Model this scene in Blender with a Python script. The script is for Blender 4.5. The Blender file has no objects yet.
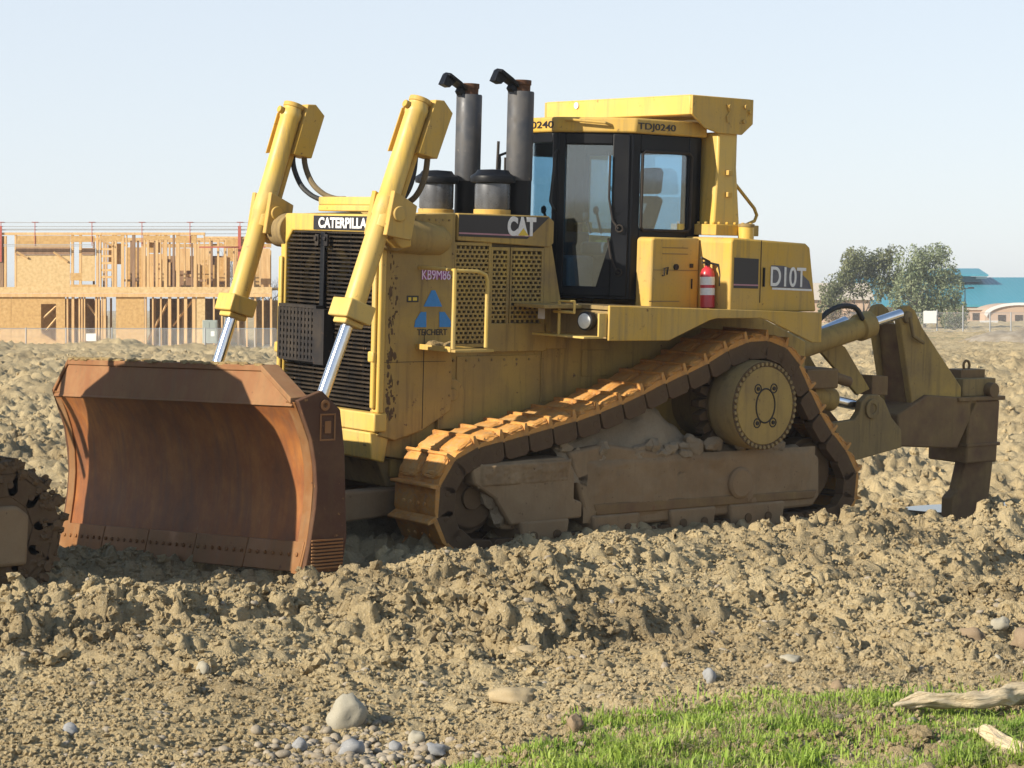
import bpy, bmesh, math, random
import numpy as np
from mathutils import Vector, Matrix, Euler
R = math.radians
scene = bpy.context.scene
col = scene.collection
random.seed(7)

# ------------------------------------------------------------------ camera, world, sun, exposure
# World frame: the bulldozer's own axes.  +X its front, +Y its left side (towards the viewer), +Z up.
CA, CF = R(38.1), 2100.0
CC = Vector((13.35, 16.55, 2.15))
CD = Vector((-math.sin(CA), -math.cos(CA), 0))      # view direction
CR = Vector((-math.cos(CA), math.sin(CA), 0))       # picture right
cam_d = bpy.data.cameras.new('camera')
cam = bpy.data.objects.new('camera', cam_d)
col.objects.link(cam)
cam.location = CC
cam.rotation_euler = (-CD).to_track_quat('Z', 'Y').to_euler()
cam_d.sensor_width = 36
cam_d.lens = 36 * CF / 1024
cam_d.shift_y = -79 / 1024
cam_d.clip_end = 5000
scene.camera = cam

SUN_EL = R(26.5)
sh = (-CR * 0.9 - CD * 0.58).normalized()           # towards the sun, horizontal part
SUN = Vector((sh.x * math.cos(SUN_EL), sh.y * math.cos(SUN_EL), math.sin(SUN_EL)))
world = bpy.data.worlds.new('World')
scene.world = world
world.use_nodes = True
wn, wl = world.node_tree.nodes, world.node_tree.links
wn.clear()
sky = wn.new('ShaderNodeTexSky')
sky.sky_type = 'NISHITA'
sky.sun_disc = False
sky.sun_elevation = SUN_EL
sky.sun_rotation = math.atan2(SUN.x, SUN.y)
sky.air_density = 1.0
sky.dust_density = 0.6
sky.ozone_density = 1.0
bg = wn.new('ShaderNodeBackground')
bg.inputs['Strength'].default_value = 0.1
wo = wn.new('ShaderNodeOutputWorld')
veil = wn.new('ShaderNodeMix')                      # thin white winter haze over the blue
veil.data_type = 'RGBA'
veil.inputs['Factor'].default_value = .78
tcs = wn.new('ShaderNodeTexCoord')
sepz = wn.new('ShaderNodeSeparateXYZ')
wl.new(tcs.outputs['Generated'], sepz.inputs[0])
grad = wn.new('ShaderNodeValToRGB')
ge = grad.color_ramp.elements
ge.new(.5)
ge.new(.6)
for el, (pos, c) in zip(ge, ((0.0, (.685, .725, .775)), (.14, (.625, .68, .75)), (.5, (.20, .29, .43)), (1.0, (.10, .17, .29)))):
    el.position = pos
    el.color = (*c, 1)
wl.new(sepz.outputs['Z'], grad.inputs[0])
gsc = wn.new('ShaderNodeVectorMath')
gsc.operation = 'SCALE'
gsc.inputs['Scale'].default_value = 9.0
wl.new(grad.outputs[0], gsc.inputs[0])
wl.new(gsc.outputs[0], [i for i in veil.inputs if i.name == 'B' and i.type == 'RGBA'][0])
wl.new(sky.outputs[0], [i for i in veil.inputs if i.name == 'A' and i.type == 'RGBA'][0])
wl.new([o for o in veil.outputs if o.type == 'RGBA'][0], bg.inputs['Color'])
wl.new(bg.outputs[0], wo.inputs['Surface'])

sun_d = bpy.data.lights.new('sun', 'SUN')
sun_d.energy = 5.0
sun_d.angle = R(0.55)
sun_d.color = (1.0, 0.91, 0.76)
sun = bpy.data.objects.new('sun', sun_d)
sun.rotation_euler = SUN.to_track_quat('Z', 'Y').to_euler()
sun.location = (0, 0, 40)
col.objects.link(sun)

vs = scene.view_settings
vs.view_transform = 'Standard'
vs.look = 'None'
vs.gamma = 1
vs.use_curve_mapping = False
vs.exposure = 0.56
cy = scene.cycles
cy.use_denoising = True
cy.max_bounces = 8
cy.diffuse_bounces = 4
cy.transparent_max_bounces = 16
cy.caustics_reflective = False
cy.caustics_refractive = False


# ------------------------------------------------------------------ helpers
def _ray(px, py):
    a = (px - 512) / CF
    return CD + CR * a + Vector((0, 0, (305 - py) / CF))


def SV(px, py, v):
    """a point of the photo measured on the plane y = v"""
    q = _ray(px, py)
    return CC + q * ((v - CC.y) / q.y)


def SU(px, py, u):
    q = _ray(px, py)
    return CC + q * ((u - CC.x) / q.x)


def BG(px, py, b):
    """a point of the photo at b metres from the viewer"""
    return CC + _ray(px, py) * b


class MB:
    def __init__(s):
        s.bm = bmesh.new()

    def prism(s, pts, vec):
        vec = Vector(vec)
        a = [s.bm.verts.new(Vector(p)) for p in pts]
        b = [s.bm.verts.new(Vector(p) + vec) for p in pts]
        n = len(a)
        nrm = Vector((0, 0, 0))
        for i in range(n):
            p, q = a[i].co, a[(i + 1) % n].co
            nrm += p.cross(q)
        fl = nrm.dot(vec) > 0
        fs = []
        fs.append(s.bm.faces.new(a[::-1] if fl else a))
        fs.append(s.bm.faces.new(b if fl else b[::-1]))
        for i in range(n):
            j = (i + 1) % n
            f = (a[i], a[j], b[j], b[i]) if fl else (a[j], a[i], b[i], b[j])
            fs.append(s.bm.faces.new(f))
        return s

    def box(s, lo, hi, m=None):
        x0, y0, z0 = lo
        x1, y1, z1 = hi
        pts = [(x0, y0, z0), (x1, y0, z0), (x1, y1, z0), (x0, y1, z0)]
        pts = [Vector(p) for p in pts]
        v = Vector((0, 0, z1 - z0))
        if m:
            pts = [m @ p for p in pts]
            v = m.to_3x3() @ v
        return s.prism(pts, v)

    def tube(s, path, r, n=8, closed=False, cap=True):
        path = [Vector(p) for p in path]
        rs = r if isinstance(r, (list, tuple)) else [r] * len(path)
        rings = []
        N = len(path)
        up = None
        for i, p in enumerate(path):
            if closed:
                t = path[(i + 1) % N] - path[i - 1]
            else:
                t = path[min(i + 1, N - 1)] - path[max(i - 1, 0)]
            t.normalize()
            if up is None:
                up = Vector((0, 0, 1)) if abs(t.z) < .9 else Vector((1, 0, 0))
            x = up - t * up.dot(t)
            if x.length < 1e-5:
                x = Vector((0, 1, 0)) - t * t.y
            x.normalize()
            up = x
            y = t.cross(x)
            rings.append([s.bm.verts.new(p + (x * math.cos(2 * math.pi * k / n) + y * math.sin(2 * math.pi * k / n)) * rs[i]) for k in range(n)])
        for i in range(N if closed else N - 1):
            a, b = rings[i], rings[(i + 1) % N]
            for k in range(n):
                s.bm.faces.new((a[k], a[(k + 1) % n], b[(k + 1) % n], b[k]))
        if cap and not closed:
            s.bm.faces.new(rings[0][::-1])
            s.bm.faces.new(rings[-1])
        return s

    def cyl(s, p0, p1, r, n=24):
        return s.tube([p0, p1], r, n)

    def lathe(s, p0, axis, prof, n=32):
        """prof: (distance along axis, radius)"""
        axis = Vector(axis).normalized()
        p0 = Vector(p0)
        x = axis.orthogonal().normalized()
        y = axis.cross(x)
        rings = []
        for t, r in prof:
            rings.append([s.bm.verts.new(p0 + axis * t + (x * math.cos(2 * math.pi * k / n) + y * math.sin(2 * math.pi * k / n)) * max(r, 1e-4)) for k in range(n)])
        for a, b in zip(rings, rings[1:]):
            for k in range(n):
                s.bm.faces.new((a[k], a[(k + 1) % n], b[(k + 1) % n], b[k]))
        s.bm.faces.new(rings[0][::-1])
        s.bm.faces.new(rings[-1])
        return s

    def blob(s, c, rad, sub=2, amp=.2, seed=0, freq=2.0):
        from mathutils import noise
        r = bmesh.ops.create_icosphere(s.bm, subdivisions=sub, radius=1)
        for v in r['verts']:
            d = 1 + amp * noise.noise(v.co * freq + Vector((seed * 3.7, seed * 1.3, seed * 9.1))) + amp * .5 * noise.noise(v.co * freq * 2.3 + Vector((seed, 7, 3)))
            v.co = Vector((v.co.x * rad[0], v.co.y * rad[1], v.co.z * rad[2])) * d + Vector(c)
        return s

    def build(s, name, mat, parent=None, bevel=0, smooth=32, seg=2):
        me = bpy.data.meshes.new(name)
        bmesh.ops.recalc_face_normals(s.bm, faces=s.bm.faces[:])
        s.bm.to_mesh(me)
        s.bm.free()
        me.materials.append(mat)
        if smooth:
            for p in me.polygons:
                p.use_smooth = True
            me.set_sharp_from_angle(angle=R(smooth))
        o = bpy.data.objects.new(name, me)
        col.objects.link(o)
        if parent:
            o.parent = parent
        if bevel:
            b = o.modifiers.new('bevel', 'BEVEL')
            b.width = bevel
            b.segments = seg
            b.limit_method = 'ANGLE'
            b.angle_limit = R(35)
            b.harden_normals = False
        return o


def tag(o, label=None, cat=None, group=None, kind=None):
    for k, v in (('label', label), ('category', cat), ('group', group), ('kind', kind)):
        if v:
            o[k] = v
    return o


def thing(name, label, cat, loc=(0, 0, 0), rz=0, group=None):
    o = bpy.data.objects.new(name, None)
    o.empty_display_size = .2
    col.objects.link(o)
    o.location = loc
    o.rotation_euler = (0, 0, rz)
    return tag(o, label, cat, group)


def lettering(txt, p, right, up, height, mat, parent, name='lettering', width=None, bold=0.012, depth=.002, shear=0):
    cu = bpy.data.curves.new(name, 'FONT')
    cu.body = txt
    cu.size = 1
    cu.offset = bold
    cu.extrude = depth / height
    cu.shear = shear
    t = bpy.data.objects.new('tmp', cu)
    col.objects.link(t)
    dg = bpy.context.evaluated_depsgraph_get()
    me = bpy.data.meshes.new_from_object(t.evaluated_get(dg))
    col.objects.unlink(t)
    bpy.data.objects.remove(t)
    n = len(me.vertices)
    co = np.empty(n * 3)
    me.vertices.foreach_get('co', co)
    co = co.reshape(-1, 3)
    mn, mx = co.min(0), co.max(0)
    sy = height / (mx[1] - mn[1])
    sx = (width / (mx[0] - mn[0])) if width else sy
    right, up = Vector(right).normalized(), Vector(up).normalized()
    nr = right.cross(up).normalized()
    p = Vector(p)
    q = (np.outer((co[:, 0] - mn[0]) * sx, right) + np.outer((co[:, 1] - mn[1]) * sy, up) + np.outer((co[:, 2] - mn[2]) * height, nr) + np.array(p))
    me.vertices.foreach_set('co', q.ravel())
    me.materials.clear()
    me.materials.append(mat)
    me.update()
    o = bpy.data.objects.new(name, me)
    o.name = name
    col.objects.link(o)
    if parent:
        o.parent = parent
    return o


# ------------------------------------------------------------------ materials
def newmat(name):
    m = bpy.data.materials.new(name)
    m.use_nodes = True
    nt = m.node_tree
    nt.nodes.clear()
    out = nt.nodes.new('ShaderNodeOutputMaterial')
    p = nt.nodes.new('ShaderNodeBsdfPrincipled')
    nt.links.new(p.outputs[0], out.inputs['Surface'])
    return m, nt, p, out


def ramp(nt, fac, stops):
    r = nt.nodes.new('ShaderNodeValToRGB')
    e = r.color_ramp.elements
    while len(e) < len(stops):
        e.new(0.5)
    for el, (pos, c) in zip(e, stops):
        el.position = pos
        el.color = (*c, 1) if len(c) == 3 else c
    nt.links.new(fac, r.inputs[0])
    return r


def noise_node(nt, scale, detail=6, rough=.6, stretch=None, loc=(0, 0, 0)):
    tc = nt.nodes.new('ShaderNodeTexCoord')
    mp = nt.nodes.new('ShaderNodeMapping')
    mp.inputs['Location'].default_value = loc
    if stretch:
        mp.inputs['Scale'].default_value = stretch
    nt.links.new(tc.outputs['Object'], mp.inputs[0])
    n = nt.nodes.new('ShaderNodeTexNoise')
    n.inputs['Scale'].default_value = scale
    n.inputs['Detail'].default_value = detail
    n.inputs['Roughness'].default_value = rough
    nt.links.new(mp.outputs[0], n.inputs['Vector'])
    return n.outputs['Fac']


def mixc(nt, fac, a, b):
    m = nt.nodes.new('ShaderNodeMix')
    m.data_type = 'RGBA'
    if isinstance(fac, (int, float)):
        m.inputs['Factor'].default_value = fac
    else:
        nt.links.new(fac, m.inputs['Factor'])
    for k, x in (('A', a), ('B', b)):
        s = [i for i in m.inputs if i.name == k and i.type == 'RGBA'][0]
        if isinstance(x, tuple):
            s.default_value = (*x, 1)
        else:
            nt.links.new(x, s)
    return [o for o in m.outputs if o.type == 'RGBA'][0]


def bump(nt, p, h, strength=.3, dist=.01):
    b = nt.nodes.new('ShaderNodeBump')
    b.inputs['Strength'].default_value = strength
    b.inputs['Distance'].default_value = dist
    nt.links.new(h, b.inputs['Height'])
    nt.links.new(b.outputs[0], p.inputs['Normal'])


def worn(name, base, dirt, rough=.5, dirt_amt=.5, scale=2.2, scratch=None, metal=0, bmp=.15, streak=True):
    """paint with dust patches, streaks running down and a few scratches"""
    m, nt, p, out = newmat(name)
    n1 = noise_node(nt, scale, 8, .65)
    f1 = ramp(nt, n1, [(max(0, .62 - dirt_amt * .4), (0, 0, 0)), (min(1, .95 - dirt_amt * .25), (1, 1, 1))])
    c = mixc(nt, f1.outputs[0], base, dirt)
    if streak:
        n2 = noise_node(nt, 3.0, 7, .65, (4.5, 4.5, .30), (3, 1, 8))
        f2 = ramp(nt, n2, [(.50, (0, 0, 0)), (.72, (.75, .75, .75))])
        c = mixc(nt, f2.outputs[0], c, tuple(x * .60 for x in dirt))
    n4 = noise_node(nt, .75, 4, .55, loc=(7, 7, 7))
    f5 = ramp(nt, n4, [(.42, (0, 0, 0)), (.62, (.45, .45, .45))])
    c = mixc(nt, f5.outputs[0], c, tuple(min(1, .5 * x + .5 * y) * 1.05 for x, y in zip(base, dirt)))
    n3 = noise_node(nt, 14, 9, .72, loc=(9, 4, 2))
    n5 = noise_node(nt, 42, 6, .7, loc=(1, 9, 3))
    f6 = ramp(nt, n5, [(.60, (0, 0, 0)), (.70, (.6, .6, .6))])
    c = mixc(nt, f6.outputs[0], c, tuple(x * .7 for x in dirt))
    if scratch:
        f3 = ramp(nt, n3, [(.63, (0, 0, 0)), (.67, (.95, .95, .95))])
        c = mixc(nt, f3.outputs[0], c, scratch)
    nt.links.new(c, p.inputs['Base Color'])
    rr = ramp(nt, n1, [(.3, (rough - .1,) * 3), (.75, (min(1, rough + .3),) * 3)])
    nt.links.new(rr.outputs[0], p.inputs['Roughness'])
    p.inputs['Metallic'].default_value = metal
    p.inputs['Specular IOR Level'].default_value = (.2 if max(base) < .05 else .4) if rough < .5 else .18
    if bmp:
        bump(nt, p, n3, bmp, .006)
    return m


def plain(name, c, rough=.5, metal=0, bmp=0, scale=30):
    m, nt, p, out = newmat(name)
    n = noise_node(nt, scale, 5, .6)
    cc = mixc(nt, n, tuple(x * .8 for x in c), tuple(min(1, x * 1.18) for x in c))
    nt.links.new(cc, p.inputs['Base Color'])
    p.inputs['Roughness'].default_value = rough
    p.inputs['Metallic'].default_value = metal
    if bmp:
        bump(nt, p, n, bmp, .01)
    return m


M = {}
M['yellow'] = worn('yellow_paint', (.58, .355, .058), (.44, .325, .15), .5, .55, 1.7, (.16, .09, .04), 0, .2)
M['yellow_bright'] = worn('bright_yellow_paint', (.64, .425, .085), (.52, .39, .17), .42, .45, 1.7, (.30, .19, .06), 0, .08)
M['yellow_mud'] = worn('muddy_yellow_paint', (.46, .31, .08), (.23, .165, .09), .6, .7, 1.6, (.14, .085, .05), 0, .25)
M['olive_mud'] = worn('mud_caked_yellow', (.34, .24, .09), (.20, .145, .085), .75, .8, 1.8, (.12, .08, .05), 0, .35)
M['black'] = worn('black_paint', (.006, .007, .010), (.014, .013, .013), .32, .1, 2.0, None, 0, .05)
M['steel'] = worn('dark_steel', (.025, .023, .024), (.09, .07, .05), .5, .4, 3.0, (.12, .07, .045), .2, .2)
M['stack'] = worn('stack_metal', (.070, .074, .084), (.15, .14, .13), .5, .5, 5.0, (.24, .22, .19), .35, .15)
M['grille'] = worn('grille_paint', (.016, .014, .013), (.085, .06, .035), .5, .55, 4.0, (.2, .13, .07), .1, .1)
M['core'] = worn('radiator_core', (.016, .013, .01), (.10, .06, .025), .7, .6, 3.0, None, 0, .2)
M['chrome'] = plain('chrome_rod', (.78, .79, .82), .16, 1.0, 0, 9)
M['bowl'] = worn('smoky_dust_bowl', (.20, .21, .23), (.05, .05, .055), .2, .9, 7, None, .3, .05)
M['rubber'] = plain('black_rubber', (.02, .02, .02), .6, 0, .1)
M['hose'] = worn('dusty_hose', (.11, .085, .05), (.24, .18, .10), .7, .5, 5, None, 0, .1)
M['red'] = plain('red_enamel', (.50, .035, .045), .3)
M['white'] = plain('white_paint', (.75, .74, .72), .5)
M['decal_black'] = plain('black_decal', (.016, .014, .018), .4)
M['decal_pink'] = plain('faded_pink_stripe', (.42, .20, .24), .5)
M['decal_grey'] = worn('worn_grey_decal', (.10, .10, .13), (.26, .24, .22), .5, .5, 9, None)
M['decal_blue'] = plain('blue_decal', (.03, .22, .55), .5)
M['decal_violet'] = plain('violet_decal', (.36, .05, .30), .5)
M['decal_lilac'] = plain('pale_lilac_decal', (.78, .62, .78), .5)
M['decal_yellow'] = plain('yellow_decal', (.7, .5, .05), .5)
M['seat'] = plain('grey_seat_cloth', (.09, .095, .11), .8, 0, .1)
M['lens'] = plain('lamp_lens', (.8, .82, .8), .12, 0, 0)
M['interior'] = plain('dark_interior', (.06, .063, .07), .7)
M['interior_pale'] = plain('pale_interior', (.22, .24, .26), .7)

# rusted blade steel
m, nt, p, out = newmat('rusty_blade_steel')
a = noise_node(nt, 1.6, 9, .68)
b = noise_node(nt, 4.0, 8, .6, (2.2, 2.2, .28), (1, 5, 2))
c3 = noise_node(nt, 11, 9, .75, loc=(4, 4, 4))
r1 = ramp(nt, a, [(.28, (.12, .042, .016)), (.5, (.28, .095, .024)), (.72, (.42, .17, .04))])
f2 = ramp(nt, b, [(.45, (0, 0, 0)), (.72, (.85, .85, .85))])
cc = mixc(nt, f2.outputs[0], r1.outputs[0], (.17, .075, .036))
f3 = ramp(nt, c3, [(.6, (0, 0, 0)), (.75, (.5, .5, .5))])
cc = mixc(nt, f3.outputs[0], cc, (.36, .22, .11))
nt.links.new(cc, p.inputs['Base Color'])
p.inputs['Roughness'].default_value = .62
p.inputs['Metallic'].default_value = .1
bump(nt, p, c3, .3, .008)
M['blade'] = m
M['blade_lip'] = worn('reddish_rusty_steel', (.25, .112, .05), (.36, .22, .11), .65, .45, 2.2, (.15, .07, .04), .05, .2)
M['blade_end'] = worn('dark_rusty_plate', (.095, .045, .027), (.18, .105, .055), .65, .35, 2.5, (.30, .16, .06), .1, .25)
M['edge'] = worn('worn_cutting_edge', (.26, .112, .04), (.33, .21, .11), .5, .5, 2.5, (.10, .05, .035), .3, .2)

# track steel: rust and dried mud
m, nt, p, out = newmat('rusty_track_steel')
a = noise_node(nt, 3.2, 8, .65)
b = noise_node(nt, 16, 8, .7, loc=(2, 2, 7))
r1 = ramp(nt, a, [(.3, (.26, .10, .025)), (.5, (.56, .26, .055)), (.68, (.54, .32, .11))])
f3 = ramp(nt, b, [(.5, (0, 0, 0)), (.72, (.8, .8, .8))])
cc = mixc(nt, f3.outputs[0], r1.outputs[0], (.36, .27, .16))
nt.links.new(cc, p.inputs['Base Color'])
p.inputs['Roughness'].default_value = .75
bump(nt, p, b, .6, .012)
M['track'] = m
M['link'] = worn('muddy_link_steel', (.10, .060, .032), (.19, .125, .065), .75, .6, 4, (.22, .12, .05), .1, .4)
M['frame'] = worn('mud_caked_frame', (.215, .137, .072), (.35, .255, .15), .85, .6, 2.2, (.11, .065, .04), 0, .6)
M['ripper_rust'] = worn('ripper_rust', (.13, .07, .042), (.30, .205, .09), .6, .75, 2.5, (.2, .1, .05), .1, .25)


def soil_mat(name, cols, sc=1.0, bs=.7):
    m, nt, p, out = newmat(name)
    a = noise_node(nt, .55 * sc, 7, .6)
    b = noise_node(nt, 9 * sc, 8, .7, loc=(3, 8, 1))
    c = noise_node(nt, 55 * sc, 5, .7, loc=(5, 1, 4))
    r1 = ramp(nt, a, [(.3, cols[0]), (.5, cols[1]), (.7, cols[2])])
    f = ramp(nt, b, [(.35, (.0, .0, .0)), (.7, (1, 1, 1))])
    cc = mixc(nt, f.outputs[0], mixc(nt, .3, r1.outputs[0], cols[0]), r1.outputs[0])
    f2 = ramp(nt, c, [(.58, (0, 0, 0)), (.68, (.8, .8, .8))])
    cc = mixc(nt, f2.outputs[0], cc, cols[3])
    c2 = noise_node(nt, 38 * sc, 4, .7, loc=(11, 2, 6))
    f4 = ramp(nt, c2, [(.28, (.5, .5, .5)), (.40, (0, 0, 0))])
    cc = mixc(nt, f4.outputs[0], cc, tuple(x * .5 for x in cols[0]))
    nt.links.new(cc, p.inputs['Base Color'])
    p.inputs['Roughness'].default_value = .95
    p.inputs['Specular IOR Level'].default_value = .15
    mx = nt.nodes.new('ShaderNodeMath')
    mx.operation = 'MULTIPLY_ADD'
    nt.links.new(c, mx.inputs[0])
    mx.inputs[1].default_value = .8
    nt.links.new(b, mx.inputs[2])
    bump(nt, p, mx.outputs[0], bs, .035)
    return m


M['soil'] = soil_mat('clay_soil', [(.305, .232, .130), (.50, .392, .220), (.60, .485, .285), (.69, .60, .43)], 1.0, 1.0)
M['mud'] = soil_mat('dried_mud', [(.24, .175, .11), (.36, .275, .18), (.42, .33, .22), (.48, .38, .26)], 2.0, .8)
M['mud_pale'] = soil_mat('pale_dried_mud', [(.34, .24, .11), (.44, .31, .14), (.5, .36, .17), (.5, .4, .25)], 2.0, .8)

# thin tinted cab glass: real transmission with a Fresnel sheen
m, nt, p, out = newmat('cab_glass')
nt.nodes.remove(p)
tr = nt.nodes.new('ShaderNodeBsdfTransparent')
tr.inputs[0].default_value = (.72, .87, .95, 1)
gl = nt.nodes.new('ShaderNodeBsdfGlossy')
gl.inputs['Roughness'].default_value = .03
lw_ = nt.nodes.new('ShaderNodeLayerWeight')
lw_.inputs['Blend'].default_value = .5
fr = nt.nodes.new('ShaderNodeMapRange')
nt.links.new(lw_.outputs['Facing'], fr.inputs['Value'])
fr.interpolation_type = 'SMOOTHERSTEP'
fr.inputs['To Min'].default_value = .14
fr.inputs['To Max'].default_value = .55
mx = nt.nodes.new('ShaderNodeMixShader')
nt.links.new(fr.outputs[0], mx.inputs[0])
nt.links.new(tr.outputs[0], mx.inputs[1])
nt.links.new(gl.outputs[0], mx.inputs[2])
nt.links.new(mx.outputs[0], out.inputs['Surface'])
M['glass'] = m


# ------------------------------------------------------------------ noise for the terrain
def _h(ix, iy, seed):
    ix = ix.astype(np.int64).astype(np.uint32)
    iy = iy.astype(np.int64).astype(np.uint32)
    h = ix * np.uint32(374761393) + iy * np.uint32(668265263) + np.uint32((seed * 362437 + 1013904223) & 0xffffffff)
    h = (h ^ (h >> np.uint32(13))) * np.uint32(1274126177)
    h = (h ^ (h >> np.uint32(15))) * np.uint32(2246822519)
    h = h ^ (h >> np.uint32(16))
    return h.astype(np.float64) / 4294967295.0


def vnoise(x, y, seed):
    ix, iy = np.floor(x), np.floor(y)
    fx, fy = x - ix, y - iy
    fx = fx * fx * fx * (fx * (fx * 6 - 15) + 10)
    fy = fy * fy * fy * (fy * (fy * 6 - 15) + 10)
    a, b = _h(ix, iy, seed), _h(ix + 1, iy, seed)
    c, d = _h(ix, iy + 1, seed), _h(ix + 1, iy + 1, seed)
    return (a + (b - a) * fx) * (1 - fy) + (c + (d - c) * fx) * fy - .5


def fbm(x, y, seed, oct=4, gain=.5):
    t, a = 0, 1
    for o in range(oct):
        t = t + a * vnoise(x, y, seed + o)
        x, y, a = x * 2.03 + 17.1, y * 2.03 - 9.7, a * gain
    return t


def clods(x, y, cell, seed, p=1.6):
    """rounded lumps of random size, one per cell"""
    x, y = x / cell, y / cell
    ix, iy = np.floor(x), np.floor(y)
    best = np.zeros_like(x)
    for dx in (-1, 0, 1):
        for dy in (-1, 0, 1):
            cx, cy_ = ix + dx, iy + dy
            px = cx + _h(cx, cy_, seed)
            py = cy_ + _h(cx, cy_, seed + 1)
            sz = _h(cx, cy_, seed + 2)
            rad = .35 + .5 * sz
            ang = _h(cx, cy_, seed + 3) * 3.14
            ca, sa = np.cos(ang), np.sin(ang)
            ex, ey = (x - px) * ca + (y - py) * sa, ((y - py) * ca - (x - px) * sa) * 1.35
            d2 = (ex * ex + ey * ey) / (rad * rad)
            hh = np.sqrt(np.clip(1 - d2, 0, 1)) * rad * (sz ** p + .1)
            best = np.maximum(best, hh)
    return best


def sstep(a, b, x):
    t = np.clip((x - a) / (b - a), 0, 1)
    return t * t * (3 - 2 * t)


PUDDLES = ((7.7, 26.2, 2.35, .80, -.39), (-5.75, 26.3, 1.0, .45, -.10))      # across, away, half sizes, level


def ground_h(u, v, fine=True):
    u, v = np.asarray(u, float), np.asarray(v, float)
    dx, dy = u - CC.x, v - CC.y
    b = dx * CD.x + dy * CD.y
    a = dx * CR.x + dy * CR.y
    amp = .28 + .72 * sstep(11.2, 13.8, b)
    amp = amp * (1 - .45 * sstep(.0, -4, u) * sstep(4.5, 7.5, v))            # smoother verge at the right
    far = sstep(26, 40, b)
    wx, wy = u + .25 * fbm(u * 1.3, v * 1.3, 90, 2), v + .25 * fbm(u * 1.3, v * 1.3, 95, 2)
    h = .16 * fbm(u * .35, v * .35, 1, 3)
    # furrows left by the tracks run along the bulldozer's length
    h = h + amp * (1 - far) * .22 * fbm(u * .45, v * 1.5, 11, 3)
    for v0, hh_, wd in ((3.9, .13, .26), (4.75, -.10, .22), (5.35, .12, .25), (6.3, -.07, .25)):      # ridges and ruts pushed up by passing tracks
        vv = v - v0 - .45 * vnoise(u * .4 + v0, v * 0 + 3.3, 401) - .12 * vnoise(u * 2.1 + v0, v * 0 + 7.7, 402)
        h = h + amp * (1 - far) * hh_ * np.exp(-(vv / wd) ** 2) * (.55 + .9 * (vnoise(u * .8, v * 0 + v0, 403) + .5))
    rough = .3 + .7 * sstep(-.15, .22, fbm(u * .6, v * 1.1, 51, 2))
    h = h + amp * .06 * clods(wx, wy, .55, 21, 2.2) * rough
    h = h + amp * .08 * clods(wx, wy, .26, 31, 2.0) * rough
    h = h + amp * .16 * clods(wx, wy, .12, 41, 1.6) * (.4 + .6 * rough)
    # crumbly creased surface
    bx, by, ba = wx * 3.1, wy * 3.1, .08
    for o in range(5 if fine else 3):
        h = h + (.30 + .70 * amp * rough) * ba * (np.abs(vnoise(bx, by, 61 + o)) * 2 - .45)
        bx, by, ba = bx * 2.1 + 3.3, by * 2.1 - 5.1, ba * .70
    # the band of spoil at the right in front of the rear idler, level under the blade
    h = h + .14 * np.exp(-((v - 2.75) / .7) ** 2) * sstep(-.8, -2.0, u) * sstep(-3.3, -2.6, u)
    h = h - .50 * sstep(-2.3, -3.6, u) * sstep(5.2, 3.8, v) * sstep(-9, -4, v)
    h = h - (.16 + .12 * sstep(.5, -1.5, v)) * sstep(3.2, 3.8, u) * sstep(6.6, 5.6, u) * sstep(3.3, 2.5, np.abs(v))
    h = h - .06 * sstep(3.6, 2.6, u) * sstep(-3.0, -2.4, u) * sstep(3.3, 2.3, v) * sstep(-2.2, -1.6, v)
    # spoil heaps far behind and to the right
    mid = sstep(23, 30, b)
    h = h + mid * (.50 * np.clip(fbm(u * .16, v * .16, 71, 3) + .06, -.2, 1) + .16 * clods(wx, wy, 1.1, 77, 1.6) + .16 * clods(wx, wy, .5, 78, 1.4)) * (1 - .85 * sstep(70, 100, b))
    h = h + .9 * np.exp(-((b - 88) / 6.0) ** 2) * np.clip(.45 + 1.5 * fbm(a * .16, b * .1, 83, 3), 0, 1.2) * sstep(-5, -10, a)
    # wet hollows that hold the puddles
    for (pa, pb, ra, rb_, z) in PUDDLES:
        g = np.exp(-(((a - pa) / (ra * 1.15)) ** 2 + ((b - pb) / (rb_ * 1.15)) ** 2) ** 2)
        h = h * (1 - .9 * g) + (z - .10) * .9 * g
    # foreground bank
    h = h + .05 * sstep(11, 9, b)
    return h


# ------------------------------------------------------------------ the ground
def grid_mesh(name, X, Y, Z, mat):
    n, k = X.shape
    me = bpy.data.meshes.new(name)
    me.vertices.add(n * k)
    me.vertices.foreach_set('co', np.stack([X, Y, Z], -1).astype(np.float32).ravel())
    i = (np.arange(n - 1)[:, None] * k + np.arange(k - 1)[None]).ravel()
    quads = np.stack([i, i + 1, i + k + 1, i + k], -1)
    nf = len(quads)
    me.loops.add(nf * 4)
    me.loops.foreach_set('vertex_index', quads.astype(np.int32).ravel())
    me.polygons.add(nf)
    me.polygons.foreach_set('loop_start', np.arange(0, nf * 4, 4, dtype=np.int32))
    me.polygons.foreach_set('loop_total', np.full(nf, 4, np.int32))
    me.polygons.foreach_set('use_smooth', np.ones(nf, bool))
    me.update(calc_edges=True)
    me.materials.append(mat)
    o = bpy.data.objects.new(name, me)
    col.objects.link(o)
    return o


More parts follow.
